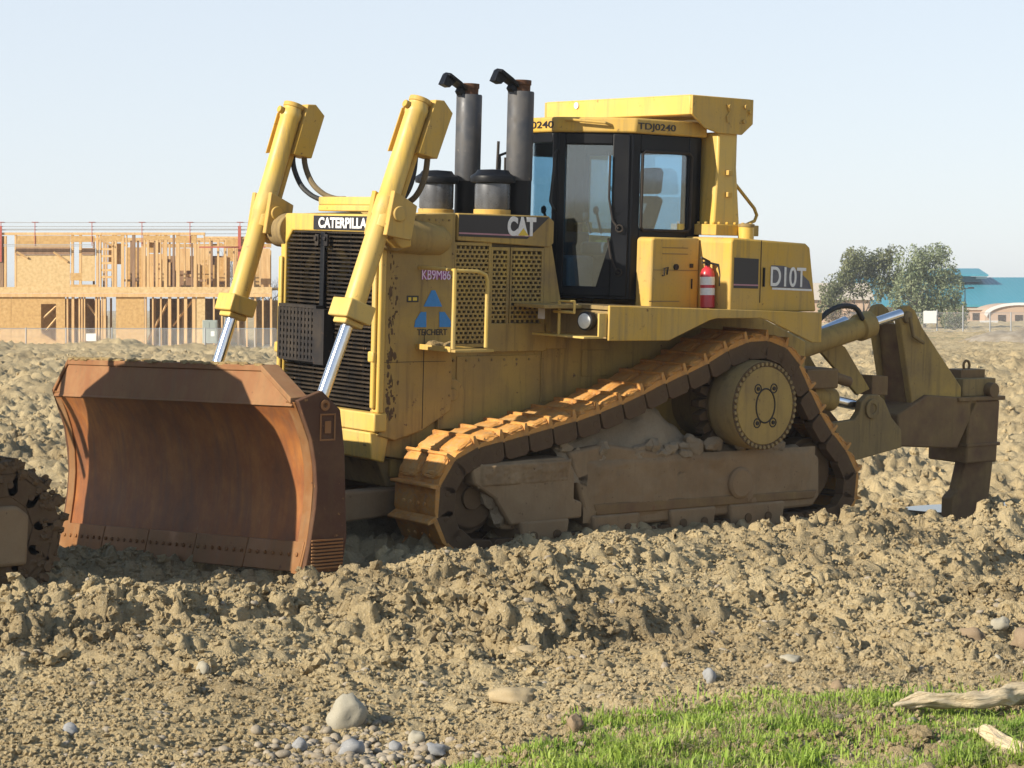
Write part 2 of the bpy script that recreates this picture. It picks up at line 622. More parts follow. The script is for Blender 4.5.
dist = np.concatenate([np.linspace(2.2, 5.4, 60), 5.5 * 1.0017 ** np.arange(0, 2640)])          # 5.5 m to about 490 m
angs = np.concatenate([R(1) * -np.linspace(70, 19.6, 110), np.linspace(R(-19.5), R(19.5), 500), R(1) * np.linspace(19.6, 70, 110)])
base_ang = math.atan2(CD.y, CD.x)
DD, AA = np.meshgrid(dist, angs, indexing='ij')
GX = CC.x + DD * np.cos(base_ang - AA)
GY = CC.y + DD * np.sin(base_ang - AA)
GZ = ground_h(GX, GY)
_b = (GX - CC.x) * CD.x + (GY - CC.y) * CD.y
_j = .032 * sstep(10, 13, _b) * sstep(60, 25, _b)          # sideways crumbling, so lumps overhang and break up
_jx = GX + _j * (fbm(GX * 9, GY * 9, 301, 3, .7) + .6 * vnoise(GX * 31, GY * 31, 305)) * 1.6
_jy = GY + _j * (fbm(GX * 9 + 40, GY * 9, 311, 3, .7) + .6 * vnoise(GX * 31, GY * 31, 315)) * 1.6
edge = sstep(70, 62, np.degrees(np.abs(AA))) * sstep(480, 300, DD) * sstep(2.2, 4, DD)
GZ = GZ * edge - .65 * (1 - edge)
ground = grid_mesh('ground', _jx, _jy, GZ, M['soil'])
tag(ground, kind='structure')
mb = MB()
mb.prism([(-900, -900, -.66), (900, -900, -.66), (900, 900, -.66), (-900, 900, -.66)], (0, 0, -.3))
tag(mb.build('terrain', M['soil'], smooth=0), kind='structure')


def gz(u, v):
    return float(ground_h(np.array([u]), np.array([v]))[0])


# puddles
m, nt, p, out = newmat('muddy_water')
p.inputs['Base Color'].default_value = (.12, .09, .06, 1)
p.inputs['Roughness'].default_value = .04
p.inputs['IOR'].default_value = 1.33
n = noise_node(nt, 6, 3)
bump(nt, p, n, .04, .01)
for (pa, pb, ra, rb_, z) in PUDDLES:
    mb = MB()
    ring_ = [CC + CD * (pb + rb_ * 1.2 * math.sin(t * math.pi / 18)) + CR * (pa + ra * 1.2 * math.cos(t * math.pi / 18)) for t in range(36)]
    mb.prism([(p.x, p.y, z - .02) for p in ring_], (0, 0, .02))
    tag(mb.build('water', m, smooth=0), kind='structure')


def scatter_mesh(name, items, mat, base_shapes):
    """items: (pos, scale3, rotation euler, shape index) -> ONE mesh"""
    vs_, fs_, off = [], [], 0
    for (pos, sc, rot, si) in items:
        bv, bf = base_shapes[si]
        m3 = np.array(Euler(rot).to_matrix())
        q = (bv * np.array(sc)) @ m3.T + np.array(pos)
        vs_.append(q)
        fs_.append(bf + off)
        off += len(bv)
    Vv = np.concatenate(vs_)
    Ff = np.concatenate(fs_)
    me = bpy.data.meshes.new(name)
    me.vertices.add(len(Vv))
    me.vertices.foreach_set('co', Vv.astype(np.float32).ravel())
    nf, k = Ff.shape
    me.loops.add(nf * k)
    me.loops.foreach_set('vertex_index', Ff.astype(np.int32).ravel())
    me.polygons.add(nf)
    me.polygons.foreach_set('loop_start', np.arange(0, nf * k, k, dtype=np.int32))
    me.polygons.foreach_set('loop_total', np.full(nf, k, np.int32))
    me.polygons.foreach_set('use_smooth', np.full(nf, name != 'soil_clods', bool))
    me.update(calc_edges=True)
    me.materials.append(mat)
    o = bpy.data.objects.new(name, me)
    col.objects.link(o)
    return o


def lump_shapes(n, sub, amp, freq=1.6):
    out = []
    for k in range(n):
        mb = MB()
        mb.blob((0, 0, 0), (1, 1, 1), sub, amp, k + 1, freq)
        mb.bm.verts.ensure_lookup_table()
        bv = np.array([v.co[:] for v in mb.bm.verts])
        bf = np.array([[v.index for v in f.verts] for f in mb.bm.faces])
        mb.bm.free()
        out.append((bv, bf))
    return out


rng = np.random.default_rng(5)


def scatter_pts(n, b0, b1, power=1.0):
    b = b0 + (b1 - b0) * rng.random(n) ** power
    a = (rng.random(n) - .5) * 2 * .30 * b
    u = CC.x + CD.x * b + CR.x * a
    v = CC.y + CD.y * b + CR.y * a
    return u, v, b


def in_dozer(u, v):
    return (-3.3 < u < 2.6 and abs(v) < 1.75) or (2.4 < u < 4.45 and abs(v) < 2.45) or (6.0 < u < 10 and -2.6 < v < 1.75)


shapes = lump_shapes(14, 2, .9, 1.9)
u, v, b = scatter_pts(26000, 9.6, 24, 1.1)
keep = fbm(u * .6, v * 1.1, 51, 2) + .25 * rng.random(len(u)) > -.02
hz = ground_h(u, v)
items = []
for i in range(len(u)):
    if not keep[i] or in_dozer(u[i], v[i]):
        continue
    s = .008 + .034 * rng.random() ** 4 + (.035 * rng.random() if rng.random() < .03 else 0)
    if b[i] < 12:
        s *= .5
    items.append(((u[i], v[i], hz[i] + s * .25), (s * (1 + .5 * rng.random()), s * (.8 + .4 * rng.random()), s * (.65 + .4 * rng.random())), (rng.random() * 1, rng.random() * 1, rng.random() * 6.28), int(rng.integers(14))))
u, v, b = scatter_pts(1500, 11.8, 21, 1.0)
keep = fbm(u * .6, v * 1.1, 51, 2) > .02
hz = ground_h(u, v)
for i in range(len(u)):
    if keep[i] and not in_dozer(u[i], v[i]):
        s = .02 + .035 * rng.random() ** 2
        items.append(((u[i], v[i], hz[i] + s * .3), (s * 1.25, s, s * .85), (rng.random(), rng.random(), rng.random() * 6), int(rng.integers(14))))
u, v, b = scatter_pts(7000, 24, 75, 1.6)
hz = ground_h(u, v)
for i in range(len(u)):
    s = .02 + .065 * rng.random() ** 4
    items.append(((u[i], v[i], hz[i] + s * .2), (s * 1.2, s, s * .8), (rng.random(), rng.random(), rng.random() * 6), int(rng.integers(14))))
tag(scatter_mesh('soil_clods', items, M['soil'], shapes), kind='stuff')
tiny = []
for k in range(8):
    _m = MB()
    r_ = bmesh.ops.create_icosphere(_m.bm, subdivisions=1, radius=1)
    for _v in r_['verts']:
        _v.co *= .65 + .7 * random.random()
    _m.bm.verts.ensure_lookup_table()
    tiny.append((np.array([q.co[:] for q in _m.bm.verts]), np.array([[q.index for q in f.verts] for f in _m.bm.faces])))
    _m.bm.free()
u, v, b = scatter_pts(60000, 9.5, 20, 1.2)
hz = ground_h(u, v)
items = []
for i in range(len(u)):
    if in_dozer(u[i], v[i]):
        continue
    s = .006 + .012 * rng.random() ** 2
    items.append(((u[i], v[i], hz[i] + s * .5), (s * 1.2, s, s * .9), (0, 0, rng.random() * 6), int(rng.integers(8))))
tag(scatter_mesh('soil_clods', items, M['soil'], tiny), kind='stuff')

M['pebble'] = soil_mat('grey_pebbles', [(.22, .18, .13), (.33, .28, .21), (.42, .37, .30), (.5, .46, .38)], 3, .2)
rock = lump_shapes(10, 2, .3, 1.0)
u, v, b = scatter_pts(2200, 9.3, 17, 1.3)
hz = ground_h(u, v)
items = []
for i in range(len(u)):
    if in_dozer(u[i], v[i]):
        continue
    s = .006 + .022 * rng.random() ** 4
    items.append(((u[i], v[i], hz[i] + s * .1), (s * 1.4, s, s * .7), (rng.random() * .5, rng.random() * .5, rng.random() * 6), int(rng.integers(10))))
# the gravelly patch at the bottom of the picture
for k in range(800):
    px_, py_ = 362 + rng.normal() * 50, 746 + rng.normal() * 13
    q = BG(px_, py_, 2.12 * CF / (py_ - 305))
    s = .008 + .022 * rng.random() ** 2
    items.append(((q.x, q.y, gz(q.x, q.y) + s * .3), (s * 1.3, s, s * .8), (rng.random() * .5, rng.random() * .5, rng.random() * 6), int(rng.integers(10))))
tag(scatter_mesh('gravel', items, M['pebble'], rock), kind='stuff')

# ------------------------------------------------------------------ stones, logs
def ground_pt(px, py):
    """where the sight line through a point of the photo meets the soil"""
    q = _ray(px, py)
    p = CC.copy()
    t = 8.0
    while t < 60:
        p = CC + q * t
        if p.z <= gz(p.x, p.y):
            break
        t += .02
    return p


M['stone_pale'] = soil_mat('pale_stone', [(.30, .27, .20), (.36, .33, .26), (.40, .37, .29), (.45, .42, .35)], 2.5, .12)
M['stone_tan'] = soil_mat('tan_stone', [(.33, .26, .15), (.42, .33, .20), (.46, .37, .24), (.5, .42, .3)], 2.5, .15)
M['stone_grey'] = soil_mat('grey_stone', [(.20, .20, .20), (.30, .30, .30), (.40, .40, .39), (.5, .5, .49)], 3, .12)
M['stone_brown'] = soil_mat('brown_stone', [(.20, .145, .09), (.27, .20, .13), (.32, .24, .16), (.4, .32, .22)], 2.5, .15)


def stone(px, py, w, h, d, mat, label, seed, rz=0, group=None, tilt=0):
    p = ground_pt(px, py)
    mb = MB()
    mb.blob((0, 0, h * .36), (w / 2, d / 2, h * .60), 3, .42, seed, 1.1)
    o = mb.build('stone', M[mat], None, 0, 60)
    o.location = (p.x, p.y, gz(p.x, p.y) - h * .14)
    o.rotation_euler = (tilt, 0, rz)
    tag(o, label, 'stone', group)
    return o


cam_rz = math.atan2(CR.y, CR.x)
stone(347, 722, .19, .16, .15, 'stone_pale', 'largest smooth pale grey stone, egg shaped, at the lower left foreground', 3, cam_rz)
stone(514, 702, .215, .085, .16, 'stone_tan', 'flat tan slab stone half sunk in soil above the grass', 5, cam_rz + .1)
stone(527, 656, .20, .06, .14, 'stone_tan', 'thin pale ledge of stone in the churned soil behind the flat tan slab', 8, cam_rz)
stone(352, 755, .145, .09, .12, 'stone_grey', 'flat bluish grey stone in front of the large egg shaped stone', 11, cam_rz + .4)
stone(417, 744, .095, .075, .08, 'stone_pale', 'round whitish stone at the right of the gravel patch', 14, cam_rz)
stone(434, 752, .12, .05, .09, 'stone_grey', 'low white grey stone beside the grass tuft, below the round whitish one', 17, cam_rz)
stone(204, 672, .085, .07, .07, 'stone_pale', 'lone pale pebble on brown soil left of the big egg shaped stone', 20, cam_rz)
stone(70, 735, .075, .06, .06, 'stone_grey', 'small dark grey stone at the bottom left corner', 23, cam_rz)
stone(709, 680, .075, .075, .07, 'stone_grey', 'small grey and white stone on soil behind the grass edge', 26, cam_rz)
stone(972, 640, .17, .09, .10, 'stone_brown', 'long brown stone lying tilted among straw at the right', 29, cam_rz - .4, tilt=.3)
stone(1000, 628, .12, .08, .10, 'stone_pale', 'greyish rounded stone above the long brown stone at the right', 32, cam_rz)
stone(1023, 646, .14, .13, .14, 'stone_brown', 'big brown stone cut by the right edge of the photo', 35, cam_rz)
stone(997, 664, .07, .06, .06, 'stone_pale', 'small white stone below the long brown stone at the right', 38, cam_rz)
stone(575, 728, .09, .07, .08, 'stone_brown', 'small grey brown stone close above the grass near its middle', 41, cam_rz)
stone(837, 690, .075, .06, .06, 'stone_brown', 'lone brown stone in dry straw at the upper grass edge', 44, cam_rz)
stone(790, 662, .12, .05, .09, 'stone_pale', 'low pale stone flat on the soil in the right middle ground', 47, cam_rz)
stone(395, 752, .075, .06, .06, 'stone_grey', 'grey stone of the gravel patch between flat bluish and round whitish stones', 50, cam_rz)
stone(300, 750, .07, .055, .06, 'stone_grey', 'grey stone at the left end of the gravel patch', 53, cam_rz)

# pale split driftwood logs in the grass at the right
m, nt, p, out = newmat('weathered_wood')
a = noise_node(nt, 6, 8, .65, (1, 9, 9))
b = noise_node(nt, 3, 5, .6, loc=(4, 2, 1))
r1 = ramp(nt, a, [(.3, (.45, .33, .19)), (.5, (.70, .56, .35)), (.7, (.76, .64, .43))])
cc = mixc(nt, ramp(nt, b, [(.55, (0, 0, 0)), (.8, (.5, .5, .5))]).outputs[0], r1.outputs[0], (.45, .30, .16))
nt.links.new(cc, p.inputs['Base Color'])
p.inputs['Roughness'].default_value = .85
bump(nt, p, a, 1.0, .03)
M['wood_old'] = m


def log(p0, p1, r0, r1, label, seed, fork=None):
    from mathutils import noise
    p0, p1 = Vector(p0), Vector(p1)
    c = (p0 + p1) / 2
    d = (p1 - p0)
    L = d.length
    mb = MB()
    N = 60
    path, rs = [], []
    for i in range(N + 1):
        f = i / N
        w = Vector((noise.noise((f * 3, seed, 1)), noise.noise((f * 3, seed, 5)), noise.noise((f * 3, seed, 9)))) * .05
        path.append(Vector((-L / 2 + L * f, 0, 0)) + Vector((0, w.y, w.z * .5)))
        e = min(1, f * 5 + .1) if f < .2 else 1
        rs.append((r0 + (r1 - r0) * f) * (e ** .6) * (1 + .22 * noise.noise((f * 7, seed, 3))))
    mb.tube(path, rs, 30)
    for v in mb.bm.verts:
        v.co += Vector((0, noise.noise(v.co * 9) * .022, noise.noise(v.co * 9 + Vector((5, 5, 5))) * .022)) + Vector((0, 1, 0)) * noise.noise(Vector((v.co.x * 5, v.co.y * 45, v.co.z * 45))) * .016 + Vector((0, 0, 1)) * noise.noise(Vector((v.co.x * 5 + 7, v.co.y * 45, v.co.z * 45))) * .016
    if fork:
        mb.tube([path[int(N * .35)], path[int(N * .35)] + Vector((-.16, .05, .03)), path[int(N * .35)] + Vector((-.26, .06, .0))], [.026, .018, .006], 8)
    o = mb.build('driftwood_log', M['wood_old'], None, 0, 50)
    o.location = c
    x = d.normalized()
    o.rotation_euler = (0, -math.asin(x.z), math.atan2(x.y, x.x))
    tag(o, label, 'log', 'split logs lying in the grass')
    return o


a, b = ground_pt(893, 714), ground_pt(1055, 708)
log((a.x, a.y, gz(a.x, a.y) + .035), (b.x, b.y, gz(b.x, b.y) + .07), .024, .058, 'longer pale split log with a thin forked end, lying in grass nearer the soil', 2, True)
a, b = ground_pt(970, 738), ground_pt(1060, 780)
log((a.x, a.y, gz(a.x, a.y) + .035), (b.x, b.y, gz(b.x, b.y) + .06), .032, .05, 'shorter pale log in the bottom right corner, in front of the forked one', 6)

# ------------------------------------------------------------------ the bulldozer
dz = thing('bulldozer', 'big yellow crawler bulldozer with rusty front blade, twin exhaust stacks and rear ripper', 'bulldozer', (0, 0, 0))
# it stands a little lower on its left side in the mud
ROLL = .042
dz.rotation_euler = (-ROLL, 0, 0)
dz.location = (0, 1.0 - (1.0 * math.cos(ROLL) + 3.0 * math.sin(ROLL)), 3.0 - (-1.0 * math.sin(ROLL) + 3.0 * math.cos(ROLL)))
Yv = Vector((0, 1, 0))


def P2(px_list, v):
    return [SV(x, y, v) for x, y in px_list]


def uz(pts, v):
    return [Vector((u, v, z)) for u, z in pts]


def uv(pts, z):
    return [Vector((u, v, z)) for u, v in pts]


def part(mb, name, mat, parent=None, bevel=.008, label=None, smooth=32):
    o = mb.build(name, M[mat] if isinstance(mat, str) else mat, parent or dz, bevel, smooth)
    if label:
        o['label'] = label
    return o


# --- hull: the main case between the tracks
mb = MB()
for s in (1, -1):
    mb.prism(uz([(2.56, .98), (2.62, .86), (2.45, .76), (1.6, .62), (-2.6, .62), (-3.05, 1.0), (-3.05, 1.75), (-2.3, 2.04), (.6, 2.04), (.62, 1.72), (2.5, 1.72)], .80 * s), (0, -.06 * s, 0))
mb.box((-2.6, -.74, .55), (2.3, .74, .72))
mb.prism(uz([(-2.85, .8), (-2.2, .6), (-2.2, 2.0), (-2.85, 1.9)], -.73), (0, 1.46, 0))
hull = part(mb, 'main_frame', 'yellow_mud', None, .012)
for s in (1, -1):                          # side covers, seams standing proud of the hull
    mb = MB()
    mb.prism(uz([(.62, 1.66), (.62, 1.18), (1.62, .92), (1.62, 1.66)], .80 * s), (0, .012 * s, 0))
    mb.prism(uz([(.60, 1.98), (.60, 1.2), (-.5, 1.2), (-.9, 1.75), (-.9, 1.98)], .80 * s), (0, .010 * s, 0))
    for (u0, z0, u1, z1) in ((.1, 1.44, -.25, 1.7), (.35, 1.80, -.3, 1.83)):
        mb.box((min(u0, u1), .81 * s - .006, z0), (max(u0, u1), .81 * s + .012, z1))
    part(mb, 'side_cover', 'yellow_mud', None, .006)
    mb = MB()
    q = SV(458, 412, .88)
    c = Vector((q.x, .80 * s, q.z - .05))
    mb.prism([c + Vector((.15 * math.cos(t) , 0, .2 + .15 * math.sin(t))) for t in [k * math.pi / 10 for k in range(11)]] + [c + Vector((-.15, 0, -.12)), c + Vector((.15, 0, -.12))], (0, .05 * s, 0))
    mb.cyl(c + Vector((0, .05 * s, .2)), c + Vector((0, .075 * s, .2)), .06, 20)
    part(mb, 'pivot_cover', 'yellow_mud', None, .006)

# --- radiator shell and hood
mb = MB()
for s in (1, -1):
    mb.prism(uz([(2.50, 2.96), (2.50, 1.0), (2.56, .96), (2.35, .90), (2.05, .98), (1.72, 1.16), (1.72, 3.0)], .88 * s if s > 0 else -.80), (0, -.05 * s, 0))
mb.box((1.70, -.78, 2.90), (2.50, .83, 2.965))
part(mb, 'radiator_shell', 'yellow_mud', None, .014)
mb = MB()                                   # bright front frame round the grille
fu0, fu1 = 2.50, 2.565
mb.prism([(fu0, y, z) for y, z in [(-.82, 1.16), (-.73, 1.16), (-.73, 2.68), (-.62, 2.80), (.68, 2.80), (.79, 2.68), (.79, 1.16), (.90, 1.16), (.90, 2.84), (.80, 2.965), (-.74, 2.965), (-.82, 2.86)]], (fu1 - fu0, 0, 0))
mb.box((2.46, -.90, .99), (2.60, .90, 1.16))
for s in (1, -1):
    yy_ = .835 if s > 0 else -.775
    mb.box((2.566, yy_ - .06, 1.62), (2.61, yy_ + .03, 1.72))
    mb.box((2.566, yy_ - .028, 1.2), (2.60, yy_ + .028, 2.55))
part(mb, 'grille_frame', 'yellow_bright', None, .014)
mb = MB()                                   # nose guard under the grille
mb.prism(uz([(2.62, .985), (2.60, .74), (2.45, .70), (2.40, .985)], -.86), (0, 1.72, 0))
mb.box((2.6, -.5, .78), (2.63, .1, .93))
part(mb, 'nose_guard', 'yellow_bright', None, .02)
mb = MB()
mb.prism(uz([(2.42, .70), (2.30, .45), (1.4, .42), (1.4, .68)], -.70), (0, 1.40, 0))
part(mb, 'belly_guard', 'olive_mud', None, .02)
mb = MB()
mb.box((2.40, -.79, 1.18), (2.44, .79, 2.84))
part(mb, 'radiator_core', 'core', None, 0)
mb = MB()                                   # fan seen through the bars
mb.lathe((2.441, -.12, 2.12), (1, 0, 0), [(0, .55), (.02, .55), (.02, .47), (0, .47)], 40)
for k in range(7):
    t = k * 2 * math.pi / 7
    d = Vector((0, math.cos(t), math.sin(t)))
    e = Vector((0, -math.sin(t), math.cos(t)))
    c = Vector((2.448, -.12, 2.12))
    mb.prism([c + d * .08 - e * .03, c + d * .46 - e * .07, c + d * .46 + e * .07, c + d * .08 + e * .03], (.012, 0, 0))
part(mb, 'radiator_fan', 'yellow_mud', None, 0)
mb = MB()
n = 42
for k in range(n):
    z = 1.19 + k * (2.79 - 1.19) / (n - 1)
    hw = .785 if z < 2.67 else .785 - (z - 2.67) * .85
    mb.box((2.485, -hw + .06, z - .008), (2.545, hw, z + .008))
for y in (-.55, -.3, .0, .3, .55):
    mb.box((2.475, y - .012, 1.18), (2.50, y + .012, 2.79))
g = part(mb, 'grille', 'grille', None, 0)
mb = MB()
mb.box((2.55, -.09, 1.72), (2.585, -.02, 2.79))
part(mb, 'grille_latch_bar', 'black', g, .006)
mb = MB()
for y in (-.12, .035):
    mb.box((2.586, y - .03, 2.66), (2.61, y + .03, 2.77))
    mb.cyl((2.61, y, 2.73), (2.63, y, 2.73), .022, 10)
part(mb, 'grille_hinge', 'steel', g, .004)
mb = MB()                                   # perforated guard box low on the grille
y0, y1, z0, z1 = -.68, -.02, 1.55, 2.10
mb.box((2.56, y0, z0), (2.60, y1, z0 + .03))
mb.box((2.56, y0, z1 - .03), (2.66, y1, z1))
mb.box((2.56, y1 - .03, z0), (2.66, y1 + .14, z1 - .03))
nx, nz = 10, 8
for i in range(nx + 1):
    y = y0 + (y1 - .04 - y0) * i / nx
    mb.box((2.63, y - .019, z0 + .03), (2.655, y + .019, z1 - .032))
for i in range(nz + 1):
    z = z0 + .03 + (z1 - .08 - z0) * i / nz
    mb.box((2.632, y0, z - .014), (2.652, y1 - .032, z + .014))
part(mb, 'perforated_guard', 'steel', None, 0)
mb = MB()
mb.box((2.566, -.235, 2.815), (2.572, .80, 2.945))
bd = part(mb, 'name_band', 'decal_black', None, 0)
lettering('CATERPILLAR', (2.5735, -.14, 2.830), (0, 1, 0), (0, 0, 1), .10, M['white'], bd, width=.90, bold=.035)
mb = MB()                                   # hood top, stepped where the cleaners stand
mb.prism(uz([(1.70, 2.93), (1.70, 3.0), (.60, 2.99), (.54, 2.95), (.54, 2.75), (1.70, 2.75)], -.84), (0, 1.68, 0))
part(mb, 'hood', 'yellow_mud', None, .014)
for s in (1, -1):
    mb = MB()
    mb.prism(uz([(1.705, 3.0), (.62, 3.0), (.55, 2.95), (.55, 2.74), (.60, 2.70), (1.705, 2.745)], .842 * s), (0, .046 * s, 0))
    hs = part(mb, 'hood_side', 'yellow_mud', None, .01)
    mb = MB()
    mb.prism(uz([(1.695, 2.985), (.62, 2.985), (.88, 2.775), (1.695, 2.785)], .889 * s), (0, .004 * s, 0))
    band = part(mb, 'dark_band', 'decal_black', hs, 0)
    mb = MB()
    mb.prism(uz([(1.695, 2.822), (.84, 2.812), (.86, 2.797), (1.695, 2.807)], .894 * s), (0, .003 * s, 0))
    part(mb, 'pink_stripe', 'decal_pink', band, 0)
    if s > 0:
        lettering('CAT', (1.125, .894, 2.800), (-1, 0, .0), (0, 0, 1), .185, M['white'], band, width=.345, bold=.055)
        mb = MB()
        mb.prism(uz([(1.0, 2.806), (.87, 2.806), (.935, 2.875)], .8975), (0, .003, 0))
        part(mb, 'yellow_triangle', 'decal_yellow', band, 0)
    # engine doors: a lattice of slots in a frame
    for (ua, ub, zt, zb) in ((1.70, 1.32, 2.70, 1.78), (1.27, 1.10, 2.66, 1.97), (1.04, .68, 2.66, 1.97)):
        mb = MB()
        w = .03
        y0, y1 = (.842, .872) if s > 0 else (-.872, -.842)
        mb.box((ub - w, y0, zb - w), (ub, y1, zt + w))
        mb.box((ua, y0, zb - w), (ua + w * .6, y1, zt + w))
        mb.box((ub, y0, zb - w), (ua, y1, zb))
        mb.box((ub, y0, zt), (ua, y1, zt + w))
        rows = int((zt - zb) / .040)
        cols = max(2, int((ua - ub) / .052))
        for r in range(rows):
            z = zb + (r + .5) * (zt - zb) / rows
            if 0 < r:
                zz = zb + r * (zt - zb) / rows
                mb.box((ub, y0 + .004, zz - .008), (ua, y1 - .004, zz + .008))
            for c in range(cols):
                x = ub + (c + (.5 if r % 2 else 1.0)) * (ua - ub) / cols
                if x > ua - .01:
                    continue
                mb.box((x - .009, y0 + .006, z - .014), (x + .009, y1 - .006, z + .014))
        part(mb, 'engine_door', 'yellow_mud', None, 0)
    mb = MB()
    mb.box((.62, .80 * s - .02, 1.70), (1.72, .80 * s + .02, 2.92))
    part(mb, 'slot_backing', 'hose', None, 0)  # dark sheet behind the slots, standing in for the shade inside
    mb = MB()
    mb.prism(uz([(1.06, 1.97), (.60, 1.97), (.60, 1.70), (1.32, 1.70), (1.32, 1.97)], .825 * s), (0, .05 * s, 0))
    mb.prism(uz([(.655, 2.72), (.56, 2.72), (.40, 2.05), (.35, 1.72), (.60, 1.72), (.645, 1.97)], .825 * s), (0, .05 * s, 0))
    part(mb, 'lower_panel', 'yellow_mud', None, .006)
    mb = MB()                              # dried mud down the front edge
    for k in range(110):
        mb.blob((2.46 - abs(random.gauss(0, .045)), .881 * s, 2.62 - random.random() ** .7 * 1.55), (.006 + .014 * random.random() ** 2, .004, .010 + .035 * random.random() ** 2), 1, .7, k, 2)
    part(mb, 'grime', 'link', None, 0)
    # fairing of the lift cylinder trunnion along the hood
    mb = MB()
    mb.lathe((2.50, .84 * s, 2.79), (-1, 0, -.08), [(0, .17), (.40, .16), (.62, .14), (.70, .09), (.72, .0)], 28)
    part(mb, 'trunnion_fairing', 'yellow_mud', None, .006)

for s in (1, -1):
    mb = MB()
    for k in range(9):
        mb.cyl((2.40 - k * .075, .88 * s, 2.93), (2.40 - k * .075, .889 * s, 2.93), .010, 6)
    for k in range(7):
        mb.cyl((1.66 - k * .15, .80 * s, 1.62), (1.66 - k * .15, .822 * s, 1.62), .012, 6)
        mb.cyl((.52 - k * .15, .80 * s, 1.94), (.52 - k * .15, .819 * s, 1.94), .012, 6)
        mb.cyl((1.75, .88 * s, 1.3 + k * .22), (1.75, .889 * s, 1.3 + k * .22), .010, 6)
    part(mb, 'panel_bolts', 'olive_mud', None, 0)
    mb = MB()
    for (u0, z0, u1, z1) in ((2.05, 1.0, 2.052, 1.9), (2.5, 1.62, 1.8, 1.624)):
        mb.box((min(u0, u1), .879 * s - .004, z0), (max(u0, u1) + .004, .879 * s + .004, z1))
    part(mb, 'panel_seam', 'steel', None, 0)
# emblem on the left side
K = .884
lettering('KB9M86', (2.10, K, 2.375), (-1, 0, 0), (0, 0, 1), .10, M['decal_violet'], dz, 'fleet_number', width=.33, bold=.06, depth=.001)
lettering('KB9M86', (2.10, K + .002, 2.378), (-1, 0, 0), (0, 0, 1), .092, M['decal_lilac'], dz, 'fleet_number', width=.325, bold=.0, depth=.0015)
mb = MB()
mb.prism(uz([(1.985, 2.28), (1.945, 2.28), (1.86, 2.13), (2.07, 2.13)], .881), (0, .004, 0))
mb.prism(uz([(2.10, 2.08), (2.04, 2.08), (2.035, 1.94), (2.17, 1.94), (2.16, 2.0)], .881), (0, .004, 0))
mb.prism(uz([(1.89, 2.08), (1.83, 2.08), (1.76, 2.0), (1.75, 1.94), (1.885, 1.94)], .881), (0, .004, 0))
part(mb, 'blue_emblem', 'decal_blue', None, 0)
lettering('TEICHERT', (2.135, .881, 1.865), (-1, 0, 0), (0, 0, 1), .058, M['decal_black'], dz, 'company_name', width=.34, bold=.012)
mb = MB()
mb.box((2.13, .881, 2.17), (2.26, .885, 2.23))
dp = part(mb, 'small_plate', 'decal_black', None, 0)
mb = MB()
mb.box((2.215, .8852, 2.185), (2.245, .888, 2.215))
mb.box((2.15, .8852, 2.185), (2.195, .888, 2.215))
part(mb, 'plate_marks', 'decal_yellow', dp, 0)

# access step with its rail, both sides
for s in (1, -1):
    mb = MB()
    r = .016
    y0, y1 = .86 * s, 1.42 * s
    mb.tube([(2.12, y0, 2.49), (2.12, y1, 2.48), (2.12, y1, 1.77)], .022, 8)
    mb.tube([(2.12, y1 - .02 * s, 2.475), (1.86, y1, 2.47), (1.77, y1, 2.44), (1.75, y1, 2.38), (1.75, y1, 1.78)], .018, 8)
    part(mb, 'step_rail', 'yellow_bright', None, 0)
    mb = MB()
    mb.box((1.70, min(.87 * s, 1.48 * s), 1.74), (2.14, max(.87 * s, 1.48 * s), 1.765))
    mb.box((2.14, min(.87 * s, 1.42 * s), 1.74), (2.15, max(.87 * s, 1.42 * s), 1.79))
    st = part(mb, 'step_plate', 'yellow', None, .004)
    mb = MB()
    for k in range(8):
        mb.blob((2.1 - random.random() * .2, s * (.93 + random.random() * .25), 1.785), (.06, .06, .035), 2, .5, k, 2)
    part(mb, 'dried_mud', 'mud_pale', st, 0)

